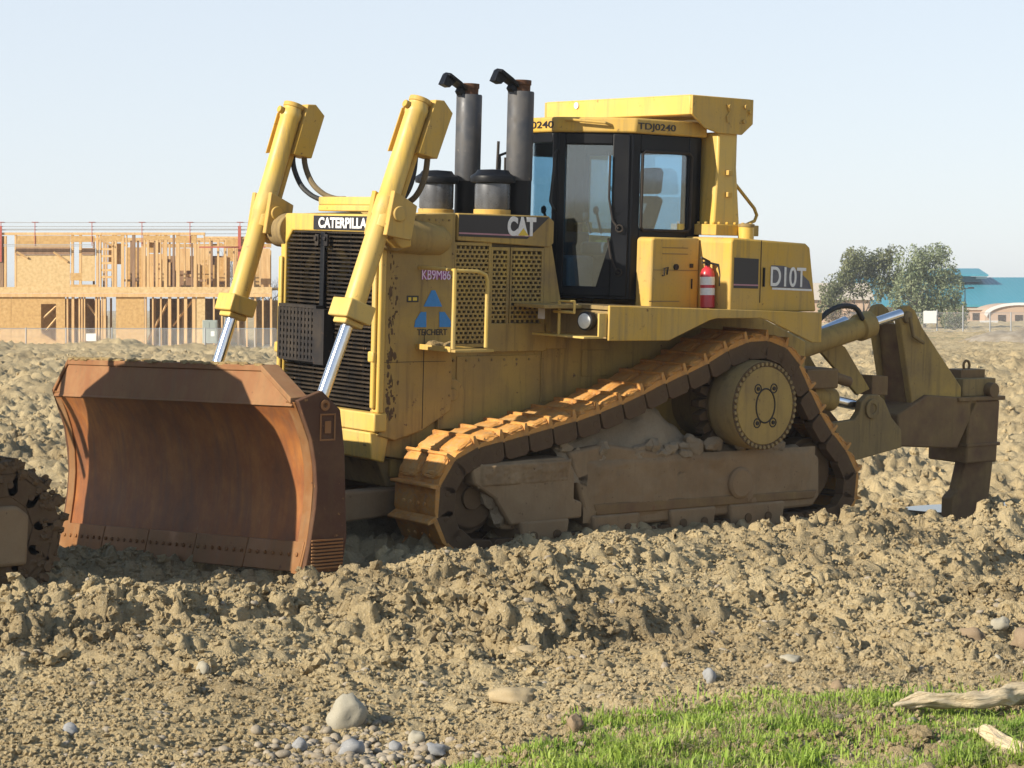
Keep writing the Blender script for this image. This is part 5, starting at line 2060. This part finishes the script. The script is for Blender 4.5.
# studs of the front
front2 = [(14.5, 16.5), (71, 73.5), (79, 81.5), (96, 98.5), (99.5, 101.2), (112, 113.5), (114.6, 116.6), (121, 124), (125.6, 127), (132, 135), (143, 145.5), (146.5, 149), (155.5, 158), (160, 161.2), (164, 167), (172.5, 174.5), (176, 179.5), (191, 192.5), (193.5, 196.5), (203.5, 204.6), (209, 210.5), (217, 219), (225, 226.4), (233, 234.4), (240, 242), (248, 249.5), (252, 254)]
for a, b in front2:
    hbox('stud', a, b, 235 if a < 205 else 238.5, 287, .005, .14, 'stud' if a not in (191, 172.5, 132) else 'stud_dark')
front1 = [(66.5, 68), (71.5, 74), (78.5, 80), (81, 82.6), (83.8, 85), (95, 97), (98, 99.5), (101, 102.4), (103.2, 105.8), (145, 146.3), (152, 153.4), (160, 161.5), (168, 171), (177, 179), (184, 187), (192, 195.5), (213, 214.5), (221, 222.5), (229, 230.5), (237, 239), (246, 247.5), (254, 256), (262, 263.5), (270, 272)]
for a, b in front1:
    hbox('stud', a, b, 297, 349, .005, .14, 'stud')
rg = random.Random(4)
nst = 0
for row, (dep, n1, n2) in enumerate(((2.8, 11, 14), (5.6, 10, 12))):
    for fl, n, (t, bt) in ((1, n1, (298, 348)), (2, n2, (238, 287.5))):
        for k in range(n):
            x = 62 + 200 * (k + rg.random() * .7) / n
            if fl == 2:
                x = 74 + 176 * (k + rg.random() * .7) / n
            hbox('stud', x, x + 1.8, t, bt, dep, dep + .12, 'stud' if rg.random() < .75 else 'stud_dark')
hbox('inner_plate', 62, 254, 236, 239, 2.75, 2.95, 'stud')
hbox('inner_plate', 74, 254, 236, 239, 5.5, 5.7, 'stud')
for a, b, c, d, dep in ((86, 100, 240, 262, 5.8), (128, 142, 236, 250, 5.8), (150, 158, 258, 287, 3.0), (178, 190, 262, 287, 5.8), (206, 222, 256, 287, 3.0), (228, 240, 262, 287, 5.8), (240, 252, 250, 287, 3.0),
                        (66, 78, 300, 350, 5.8), (86, 96, 316, 350, 3.0), (146, 168, 312, 350, 5.8), (172, 190, 298, 350, 5.8), (224, 236, 300, 350, 3.0), (240, 268, 300, 350, 5.8)):
    hbox('inner_panel', a, b, c, d, dep, dep + .03, 'osb')
for a, b_, c, d in ((98, 118, 243, 287), (122, 140, 250, 287), (150, 166, 244, 268), (170, 186, 240, 262), (182, 205, 262, 287), (206, 232, 240, 258), (236, 252, 244, 287), (212, 226, 262, 287)):
    hbox('inner_panel', a, b_, c, d, 7.9, 7.93, rg.choice(['osb', 'stud', 'osb_light']))
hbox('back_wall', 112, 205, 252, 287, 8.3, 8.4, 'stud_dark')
hbox('back_wall', 212, 252, 246, 287, 8.3, 8.4, 'osb')
hbox('back_wall', 112, 252, 239, 243, 8.3, 8.4, 'osb')
for q in range(26):
    x = 112 + rg.random() * 132
    y = 240 + rg.random() * 42
    dd = rg.choice((1.5, 3.2, 4.6, 6.2))
    hbox('blocking', x, x + rg.uniform(3, 9), y, y + rg.uniform(1, 4), dd, dd + .1, rg.choice(('stud', 'stud_dark', 'osb')))
hbox('back_wall', W0, 60, 298, 349, 8.6, 8.7, 'osb')
hbox('back_wall', 120, 200, 298, 349, 8.6, 8.7, 'osb')
for (x0, y0, x1, y1, dep) in ((147, 340, 168, 300, .3), (172, 326, 192, 300, .25), (43, 318, 56, 306, .12), (46, 330, 56, 318, .12), (86, 304, 98, 320, .3), (17, 252, 28, 258, -.06), (54, 252, 68, 262, -.06), (98, 238, 113, 246, -.05)):
    a = Vector((hx(x0), dep, hz_(y0)))
    b = Vector((hx(x1), dep, hz_(y1)))
    mb = MB()
    mb.tube([a, b], .055, 4)
    mb.build('brace', M['stud'], house, 0, 0)
for py in (248, 255, 262, 269, 276):
    hbox('blocking', 101.5, 112, py, py + 2.2, .02, .1, 'stud')
hbox('white_board', 86.5, 96.5, 333.5, 341, -.14, -.11, 'white')
# guard rails round the open top
mb = MB()
for py in (222.5, 226.5, 230.0):
    mb.box((hx(W0), .02, hz_(py) - .018), (hx(266), .06, hz_(py) + .018))
for py in (245, 246.5):
    mb.box((hx(5), -.35, hz_(py)), (hx(95), -.31, hz_(py) + .03))
for py in (223, 228):
    mb.box((hx(W0), 8.5, hz_(py) - .02), (hx(266), 8.54, hz_(py) + .02))
mb.build('guard_rail', M['grey_metal'], house, 0, 0)
for px in (1, 35, 92, 142, 190, 240):
    mb = MB()
    mb.box((hx(px) - .016, -.03, hz_(246)), (hx(px) + .016, .01, hz_(222)))
    mb.box((hx(px) - .16, -.02, hz_(222.4)), (hx(px) + .16, .02, hz_(221.9)))
    if px in (1, 240):
        mb.box((hx(px) - .09, -.1, hz_(262)), (hx(px) + .06, -.03, hz_(226)))
    mb.build('guard_post', M['guard_red'], house, 0, 0)
mb = MB()
for a, b in ((200, 240), (225, 266)):
    mb.box((hx(a), -.3, hz_(248)), (hx(b), -.24, hz_(246.6)))
mb.build('scaffold_tube', M['guard_red'], house, 0, 0)

cab_o = thing('utility_cabinet', 'grey green metal cabinet beside the studs on the timber house ground floor', 'cabinet', (org + CR * hx(212) - CD * .6).xyz, math.atan2(CR.y, CR.x))
cab_o.location.z = .25
mb = MB()
mb.box((-.36, -.2, 0), (.36, .2, 1.15))
M['cabinet'] = plain('grey_green_metal', (.30, .34, .31), .5)
part(mb, 'case', 'cabinet', cab_o, .02)
mb = MB()
mb.box((-.30, -.215, .1), (-.02, -.201, 1.05))
mb.box((.02, -.215, .1), (.30, -.201, 1.05))
part(mb, 'door', 'cabinet', cab_o, .005)
mb = MB()
mb.box((.06, -.222, .35), (.24, -.216, .6))
part(mb, 'notice', 'white', cab_o, 0)


# ------------------------------------------------------------------ wire fences
def wire_fence(px0, px1, b, z0, h, posts, label, mesh_step, post_r=.03):
    o0 = CC + CD * b + CR * ((px0 - 512) / CF * b)
    f = thing('wire_fence', label, 'fence', (o0.x, o0.y, z0), math.atan2(CR.y, CR.x))
    L = (px1 - px0) / CF * b
    for px, hh in posts:
        x = (px - px0) / CF * b
        mb = MB()
        mb.cyl((x, 0, -.3), (x, 0, hh), post_r, 8)
        part(mb, 'post', 'grey_metal', f, 0)
    mb = MB()
    mb.cyl((0, 0, h), (L, 0, h), .018, 6)
    mb.cyl((0, 0, .02), (L, 0, .02), .008, 4)
    part(mb, 'top_rail', 'grey_metal', f, 0)
    mb = MB()
    x = -h
    r = .0035
    while x < L:
        for sgn in (1, -1):
            xa, xb = (x, x + h) if sgn > 0 else (x + h, x)
            za, zb = 0, h
            p, q = Vector((xa, 0, za)), Vector((xb, 0, zb))
            mb.tube([p, q], r, 3, cap=False)
        x += mesh_step
    part(mb, 'wire_mesh', 'grey_metal', f, 0)
    return f


wire_fence(-40, 275, 98, -.1, 1.15, [(p, 1.2) for p in (-20, 26, 66, 112, 160, 205, 255)], 'low wire fence with thin grey posts in front of the timber house', .11)
wire_fence(850, 1060, 160, .10, 1.45, [(862, 1.5), (895, 1.5), (937, 1.7), (963, 2.0), (990, 1.5), (1011, 1.5), (1040, 1.5)], 'tall wire fence on grey posts in front of the two trees at the right', .12, .05)
sg = CC + CD * 159.6 + CR * ((930 - 512) / CF * 159.6)
sgt = thing('sign_board', 'blank white square board hung on the wire fence before the pale tree', 'sign', (sg.x, sg.y, .75), math.atan2(CR.y, CR.x))
mb = MB()
mb.box((-.5, -.03, 0), (.5, .0, .95))
part(mb, 'board', 'white', sgt, .01)
mb = MB()
for x in (-.3, .3):
    mb.box((x - .03, 0, -.1), (x + .03, .05, 1.0))
part(mb, 'clip', 'grey_metal', sgt, 0)

# ------------------------------------------------------------------ background, right: hall with a teal roof and its neighbours
M['teal'] = plain('teal_sheet_roof', (.055, .29, .37), .45, 0, 0, 2)
M['teal_dark'] = plain('teal_fascia', (.02, .15, .20), .5, 0, 0, 2)
HB = 300.0
HP = CF / HB
ho = CC + CD * HB + CR * ((870 - 512) / CF * HB)
hall = thing('teal_roof_hall', 'long low hall with a big teal metal roof and raised ridge behind the trees', 'hall', (ho.x, ho.y, -.2), math.atan2(CR.y, CR.x))


def lx(px):
    return (px - 870) / HP


def lz(py, b=HB):
    return 2.15 + (305 - py) * b / CF + .2


mb = MB()
mb.box((lx(876), 1, 0), (lx(1180), 38, lz(306)))
part(mb, 'wall', 'peach', hall, 0)
xr0, xr1 = lx(870), lx(1186)
mb = MB()
ze, zr = lz(307), lz(279) * 1.04
mb.prism([(xr0, 0, ze), (xr0, 0, ze + .3), (xr0, 20, zr + .25), (xr0, 40, ze + .3), (xr0, 40, ze), (xr0, 20, zr - .05)], (xr1 - xr0, 0, 0))
roofh = part(mb, 'roof', 'teal', hall, 0)
mb = MB()
for k in range(70):
    x = xr0 + (k + .5) * (xr1 - xr0) / 70
    mb.prism([(x, 0, ze + .3), (x + .05, 0, ze + .3), (x + .05, 20, zr + .25), (x, 20, zr + .25)], (0, 0, .03))
mb.build('roof_seams', M['teal'], roofh, 0, 0)
mb = MB()
z0 = lz(278.5) * 1.04
mb.box((lx(940), 15, z0 - .6), (lx(1004), 24, z0 + .25))
mn = part(mb, 'ridge_vent', 'teal_dark', hall, 0)
mb = MB()
zt = lz(270) * 1.05
xa, xb = lx(936), lx(1009)
mb.prism([(xa, 13, z0 + .26), (xa, 13, z0 + .5), (xa, 19.5, zt + .2), (xa, 26, z0 + .5), (xa, 26, z0 + .26), (xa, 19.5, zt)], (xb - xa, 0, 0))
part(mb, 'vent_roof', 'teal', mn, 0)
mb = MB()
mb.box((lx(999), 14.5, z0 - .1), (lx(1010), 24.5, z0 + .24))
part(mb, 'vent_end', 'white', mn, 0)

AB = 265.0
ao = CC + CD * AB + CR * ((1019 - 512) / CF * AB)
ar = thing('arched_building', 'small peach building with a white rimmed arched front below the teal roof', 'building', (ao.x, ao.y, 0), math.atan2(CR.y, CR.x))
rr = 34 / CF * AB
zt = 2.15 + (305 - 303) * AB / CF
prof_ = [(rr * math.cos(t), max(0, zt - 1.5) + 1.5 * math.sin(t)) for t in [k * math.pi / 20 for k in range(21)]]
mb = MB()
mb.prism([(x, 0, z) for x, z in [(rr, -.3)] + prof_ + [(-rr, -.3)]], (0, 8, 0))
part(mb, 'wall', 'peach', ar, 0)
mb = MB()
for (xa, za), (xb, zb) in zip(prof_, prof_[1:]):
    mb.prism([(xa * 1.02, -.25, za + .05), (xb * 1.02, -.25, zb + .05), (xb * .95, -.25, zb - .28), (xa * .95, -.25, za - .28)], (0, .24, 0))
part(mb, 'arch_rim', 'white', ar, 0)
mb = MB()
for k in range(3):
    x = -rr * .5 + k * rr * .5
    mb.box((x - .5, -.03, -.1), (x + .5, -.005, .9))
part(mb, 'window', 'core', ar, 0)
lo_ = CC + CD * 268 + CR * ((971 - 512) / CF * 268)
lw = thing('low_building', 'low flat peach building beside the arched one, half hidden by the pale tree', 'building', (lo_.x, lo_.y, -.2), math.atan2(CR.y, CR.x))
mb = MB()
mb.box((-2.6, 0, 0), (2.0, 5, 1.7))
part(mb, 'wall', 'peach', lw, 0)
mb = MB()
mb.box((-2.8, -.2, 1.7), (2.2, 5.2, 1.95))
part(mb, 'roof', 'cream', lw, 0)
mb = MB()
mb.box((-1.6, -.02, .4), (-.6, -.005, 1.3))
mb.box((.2, -.02, .4), (1.2, -.005, 1.3))
part(mb, 'window', 'core', lw, 0)
wo_ = CC + CD * 240 + CR * ((989 - 512) / CF * 240)
mb = MB()
mb.box((-1.0, -.1, 0), (1.0, .1, .55))
mb.box((-1.05, -.14, .55), (1.05, .14, .62))
ww = mb.build('low_wall', M['white'], None, 0, 0)
ww.location = (wo_.x, wo_.y, -.25)
ww.rotation_euler = (0, 0, math.atan2(CR.y, CR.x))
tag(ww, 'short low white wall in front of the arched building', 'wall')
so_ = CC + CD * 230 + CR * ((832 - 512) / CF * 230)
sb = thing('pale_roofed_house', 'small house with a pale roof just right of the bulldozer rear, behind the trees', 'house', (so_.x, so_.y, -.3), math.atan2(CR.y, CR.x))
mb = MB()
mb.box((-2.4, 0, 0), (4.2, 6, 3.0))
part(mb, 'wall', 'peach', sb, 0)
mb = MB()
mb.prism([(-2.8, -.4, 3.0), (-2.8, 3, 4.9), (-2.8, 6.4, 3.0)], (7.4, 0, 0))
part(mb, 'roof', 'cream', sb, 0)
po = CC + CD * 285 + CR * ((965 - 512) / CF * 285)
lp = thing('street_lamp', 'tall thin grey lamp post with twin heads in front of the teal roof', 'street lamp', (po.x, po.y, -.4), math.atan2(CR.y, CR.x))
mb = MB()
mb.tube([(0, 0, 0), (0, 0, 4.9)], [.10, .06], 8)
part(mb, 'pole', 'steel', lp, 0)
for s in (1, -1):
    mb = MB()
    mb.tube([(0, 0, 4.75), (1.0 * s, 0, 4.85)], .05, 6)
    arm = part(mb, 'arm', 'steel', lp, 0)
    mb = MB()
    mb.box((.75 * s - .3, -.2, 4.76), (.75 * s + .45 * s + .3 * (0), .2, 4.98)) if s > 0 else mb.box((-1.2, -.2, 4.76), (-.45, .2, 4.98))
    part(mb, 'lamp_head', 'steel', arm, 0)


# dry verge, road and a gravel heap at the far edge of the site
def strip(name, px0, px1, b0, b1, z, mat):
    mb = MB()
    pts_ = []
    for px, b in ((px0, b0), (px1, b0), (px1, b1), (px0, b1)):
        p = CC + CD * b + CR * ((px - 512) / CF * b)
        pts_.append((p.x, p.y, z))
    mb.prism(pts_, (0, 0, -.05))
    return tag(mb.build(name, mat, None, 0, 0), kind='structure')


M['verge'] = soil_mat('dry_verge', [(.22, .19, .09), (.30, .26, .13), (.36, .31, .17), (.4, .36, .22)], .25, .2)
M['roadm'] = plain('dusty_road', (.40, .33, .23), .9, 0, .1, 3)
strip('verge', 760, 1200, 125, 175, .06, M['verge'])
strip('road', 760, 1200, 178, 195, .09, M['roadm'])
strip('path', 760, 1200, 200, 255, .05, M['verge'])
mb = MB()
from mathutils import noise as _nz
r = bmesh.ops.create_grid(mb.bm, x_segments=60, y_segments=24, size=1)
hc = CC + CD * 118 + CR * ((1022 - 512) / CF * 118)
for v in mb.bm.verts:
    q = v.co.copy()
    rad = min(1, math.hypot(q.x, q.y))
    v.co = Vector((q.x * 4.2, q.y * 3.2, .95 * (1 - rad ** 1.6) * (1 + .3 * _nz.noise(q * 3)) + .08 * _nz.noise(q * 14) - .1))
hp = mb.build('hill', M['pebble'], None, 0, 180)
hp.location = (hc.x, hc.y, -.05)
hp.rotation_euler = (0, 0, math.atan2(CR.y, CR.x))
tag(hp, kind='structure')

# ------------------------------------------------------------------ trees
def leaf_mat(name, c0, c1, c2):
    m, nt, p, out = newmat(name)
    a = noise_node(nt, .9, 4, .6)
    b = noise_node(nt, 6.0, 3, .6, loc=(3, 3, 3))
    r = ramp(nt, a, [(.35, c0), (.5, c1), (.65, c2)])
    cc = mixc(nt, ramp(nt, b, [(.4, (0, 0, 0)), (.65, (.8, .8, .8))]).outputs[0], r.outputs[0], c2)
    nt.links.new(cc, p.inputs['Base Color'])
    p.inputs['Roughness'].default_value = .65
    tl = nt.nodes.new('ShaderNodeBsdfTranslucent')
    nt.links.new(cc, tl.inputs[0])
    mx = nt.nodes.new('ShaderNodeMixShader')
    mx.inputs[0].default_value = .25
    nt.links.new(p.outputs[0], mx.inputs[1])
    nt.links.new(tl.outputs[0], mx.inputs[2])
    nt.links.new(mx.outputs[0], out.inputs['Surface'])
    return m


M['bark'] = plain('grey_bark', (.12, .10, .08), .9, 0, .3, 8)
M['twig'] = plain('pale_grey_twigs', (.20, .175, .15), .9, 0, 0, 5)
M['leaf_a'] = leaf_mat('dull_green_leaves', (.08, .105, .045), (.13, .15, .065), (.20, .21, .10))
M['leaf_b'] = leaf_mat('grey_green_leaves', (.13, .175, .085), (.20, .245, .125), (.28, .31, .18))
M['leaf_c'] = leaf_mat('brown_twiggy_leaves', (.10, .075, .05), (.15, .115, .075), (.20, .15, .10))


def leaves(name, blobs, n, size, mat, parent, seed, thin=.0):
    rg = np.random.default_rng(seed)
    vs_, fs_ = [], []
    wts = np.array([b[3] * b[4] * b[5] for b in blobs])
    wts = wts / wts.sum()
    made = 0
    while made < n:
        i = rg.choice(len(blobs), p=wts)
        cx, cy_, cz, rx, ry, rz = blobs[i]
        d = rg.normal(size=3)
        d /= np.linalg.norm(d)
        rad = rg.random() ** .45
        p = np.array([cx + d[0] * rx * rad, cy_ + d[1] * ry * rad, cz + d[2] * rz * rad])
        nn = float(fbm(np.array([p[0] * 1.1 + seed]), np.array([p[2] * 1.1 + p[1] * .7]), seed, 2)[0])
        if nn < -.08 + thin and rg.random() < .8:
            continue
        s = size * (.5 + rg.random())
        a = rg.normal(size=3)
        a /= np.linalg.norm(a)
        b = np.cross(a, rg.normal(size=3))
        b /= np.linalg.norm(b)
        k = len(vs_)
        vs_ += [p - a * s, p + b * s * .45, p + a * s, p - b * s * .45]
        fs_.append((k, k + 1, k + 2, k + 3))
        made += 1
    me = bpy.data.meshes.new(name)
    me.from_pydata([tuple(v) for v in vs_], [], fs_)
    me.materials.append(mat)
    o = bpy.data.objects.new(name, me)
    col.objects.link(o)
    o.parent = parent
    return o


def limbs(h, seed, spread, levels=4, r0=.16, upright=.6, n0=5):
    rg = random.Random(seed)
    mb = MB()
    tips = []

    def grow(p, d, L, r, lv):
        q = [p]
        dd = d.copy()
        for k in range(3):
            dd = (dd + Vector((rg.gauss(0, .16), rg.gauss(0, .16), rg.gauss(.05, .1)))).normalized()
            q.append(q[-1] + dd * L / 3)
        mb.tube(q, [r, r * .85, r * .7, r * .5], 5 if lv < 2 else 3, cap=False)
        if lv >= levels:
            tips.append(q[-1])
            return
        for k in range(n0 if lv == 0 else rg.randint(3, 4)):
            t = q[1 + rg.randint(0, 2)] if lv else q[2 + rg.randint(0, 1)]
            nd = (dd * upright + Vector((rg.gauss(0, spread), rg.gauss(0, spread), rg.gauss(.15, spread * .6)))).normalized()
            grow(t, nd, L * rg.uniform(.55, .78), r * .5, lv + 1)

    grow(Vector((0, 0, -.2)), Vector((rg.gauss(0, .05), 0, 1)), h * .42, r0, 0)
    return mb


def tree(px, b, z0, label, cat, blobs, n, size, leafm, seed, thin=0, h=5):
    p = CC + CD * b + CR * ((px - 512) / CF * b)
    t = thing('tree', label, cat, (p.x, p.y, z0), math.atan2(CR.y, CR.x))
    lm = limbs(h, seed, .55, 3, .15, .6)
    lm.build('trunk', M['bark'], t, 0, 60)
    leaves('crown', [tuple(x * 1.13 for x in q) for q in blobs], n, size, M[leafm], t, seed, thin)
    return t


k = 190 / CF                                # metres per pixel at the trees
tree(866, 190, -.2, 'dull olive green tree with an open uneven crown, left of the paler tree', 'tree',
     [(-2.3, 0, 3.2, 1.5, 1.4, 1.5), (-.6, 0, 5.4, 1.5, 1.4, 1.5), (1.4, .3, 5.2, 1.6, 1.4, 1.5), (.4, 0, 3.4, 1.6, 1.3, 1.3), (2.6, 0, 3.6, 1.1, 1.2, 1.6), (-2.9, 0, 1.9, 1.0, 1.0, 1.1), (-1.5, 0, 4.4, 1.0, 1.0, 1.0), (2.3, 0, 6.2, .8, .8, .9)], 11000, .135, 'leaf_a', 11, -.02, 6)
tree(925, 186, -.2, 'paler grey green rounded tree right of the olive tree, before the teal roof', 'tree',
     [(-1.0, 0, 5.2, 1.5, 1.4, 1.7), (.9, 0, 5.4, 1.7, 1.5, 1.6), (1.6, 0, 3.6, 1.5, 1.4, 1.8), (-.8, 0, 3.3, 1.7, 1.5, 1.9), (.4, 0, 1.8, 1.9, 1.4, 1.4), (2.2, 0, 1.9, 1.1, 1.1, 1.2), (-2.0, 0, 2.2, 1.0, 1.0, 1.5)], 14000, .125, 'leaf_b', 23, -.10, 6)


def shrub(px, b, z0, label, blobs, n, size, leafm, seed):
    p = CC + CD * b + CR * ((px - 512) / CF * b)
    t = thing('shrub', label, 'shrub', (p.x, p.y, z0), math.atan2(CR.y, CR.x))
    limbs(2.0, seed, .7, 2, .05, .4).build('stem', M['bark'], t, 0, 60)
    leaves('foliage', blobs, n, size, M[leafm], t, seed)
    return t


shrub(846, 178, -.1, 'brown twiggy winter shrub at the foot of the olive tree', [(-.9, 0, 1.0, 1.0, .8, .9), (.8, 0, 1.1, 1.1, .8, 1.0), (2.2, 0, .8, .9, .8, .7)], 2200, .08, 'leaf_c', 31)
shrub(955, 176, -.1, 'dark low green shrub at the foot of the pale tree, beside the lamp post', [(-.4, 0, .9, .9, .8, .9), (.5, 0, 1.3, .8, .8, 1.1)], 1800, .08, 'leaf_a', 37)
p = CC + CD * 150 + CR * ((271 - 512) / CF * 150)
bt = thing('tree', 'bare leafless winter tree of grey twigs behind the timber house corner', 'tree', (p.x, p.y, -.3), math.atan2(CR.y, CR.x))
limbs(6.6, 5, .52, 5, .20, .7, 8).build('branches', M['twig'], bt, 0, 60)

# ------------------------------------------------------------------ grass at the near right
M['grass'] = leaf_mat('fresh_grass', (.13, .23, .03), (.24, .36, .04), (.37, .45, .09))
M['straw'] = leaf_mat('dry_straw', (.30, .23, .12), (.40, .32, .18), (.48, .39, .24))


def blades(name, n, fn, lmin, lmax, wid, mat, seed, flat=0.0):
    rg = np.random.default_rng(seed)
    V_, F_ = [], []
    cnt = 0
    while cnt < n:
        a = rg.random((4000, 3))
        px = 380 + 760 * a[:, 0]
        b = 9.0 + 3.6 * a[:, 1]
        x = (px - 512) / CF * b
        u = CC.x + CD.x * b + CR.x * x
        v = CC.y + CD.y * b + CR.y * x
        py = 305 + CF * 2.12 / b
        ok = fn(px, py, u, v) > a[:, 2]
        u, v = u[ok], v[ok]
        hz = ground_h(u, v)
        m_ = len(u)
        L = lmin + (lmax - lmin) * rg.random(m_) ** 1.8
        L = L * (.6 + .8 * np.clip(fbm(u * 3, v * 3, 201, 2) + .5, 0, 1))
        th = rg.random(m_) * 6.283
        ln = rg.random(m_) * .9 + flat
        dx, dy = np.cos(th), np.sin(th)
        base = np.stack([u, v, hz - .005], -1)
        side = np.stack([-dy, dx, np.zeros(m_)], -1) * (wid * (.6 + .8 * rg.random(m_)))[:, None]
        mid = base + np.stack([dx * L * ln * .3, dy * L * ln * .3, L * .55 * (1 - .5 * min(flat, 1))], -1)
        tip = base + np.stack([dx * L * ln, dy * L * ln, L * (.95 - .35 * ln) * (1 - .8 * min(flat, 1))], -1)
        vv = np.stack([base - side, base + side, mid + side * .8, mid - side * .8, tip], 1)
        k0 = len(V_) * 0 + cnt * 5
        V_.append(vv.reshape(-1, 3))
        F_.append(np.arange(m_)[:, None] * 5 + k0)
        cnt += m_
    Vv = np.concatenate(V_)
    I = np.concatenate(F_)[:, 0]
    me = bpy.data.meshes.new(name)
    faces = []
    for i in I.tolist():
        faces.append((i, i + 1, i + 2, i + 3))
        faces.append((i + 3, i + 2, i + 4))
    me.from_pydata(Vv.tolist(), [], faces)
    me.materials.append(mat)
    o = bpy.data.objects.new(name, me)
    col.objects.link(o)
    return o


def grass_mask(px, py, u, v):
    edge = np.interp(px, [430, 500, 560, 640, 720, 830, 930, 1024, 1100], [775, 757, 742, 728, 708, 700, 686, 676, 670])
    d = (py - edge) / 26 + 1.7 * fbm(u * 1.7, v * 1.7, 211, 3)
    patch = .14 + .86 * sstep(-.12, .16, fbm(u * 3.2, v * 3.2, 215, 3))
    return sstep(-.1, .9, d) * patch


def straw_mask(px, py, u, v):
    edge = np.interp(px, [600, 760, 900, 1100], [700, 668, 640, 618])
    return .55 * sstep(0, 1, (py - edge) / 24) * sstep(-.25, .2, fbm(u * 2, v * 2, 221, 3)) * sstep(480, 700, px)


tag(blades('grass', 52000, grass_mask, .02, .08, .0036, M['grass'], 3), kind='stuff')
tag(blades('straw', 11000, straw_mask, .04, .16, .0022, M['straw'], 8, .9), kind='stuff')


def tuft_mask(px, py, u, v):
    return grass_mask(px, py, u, v) * sstep(.12, .3, fbm(u * 4.5, v * 4.5, 231, 2))


tag(blades('grass', 1500, tuft_mask, .07, .17, .0042, M['grass'], 19, .15), kind='stuff')


# ------------------------------------------------------------------ winter haze over the whole site
m = bpy.data.materials.new('winter_haze')
m.use_nodes = True
nt = m.node_tree
nt.nodes.clear()
out = nt.nodes.new('ShaderNodeOutputMaterial')
pv_ = nt.nodes.new('ShaderNodeVolumePrincipled')
pv_.inputs['Color'].default_value = (.86, .90, .95, 1)
pv_.inputs['Density'].default_value = .0006
pv_.inputs['Anisotropy'].default_value = .2
nt.links.new(pv_.outputs[0], out.inputs['Volume'])
mb = MB()
mb.box((-905, -905, -2.4), (905, 905, 10.5))
tag(mb.build('haze', m, None, 0, 0), kind='stuff')
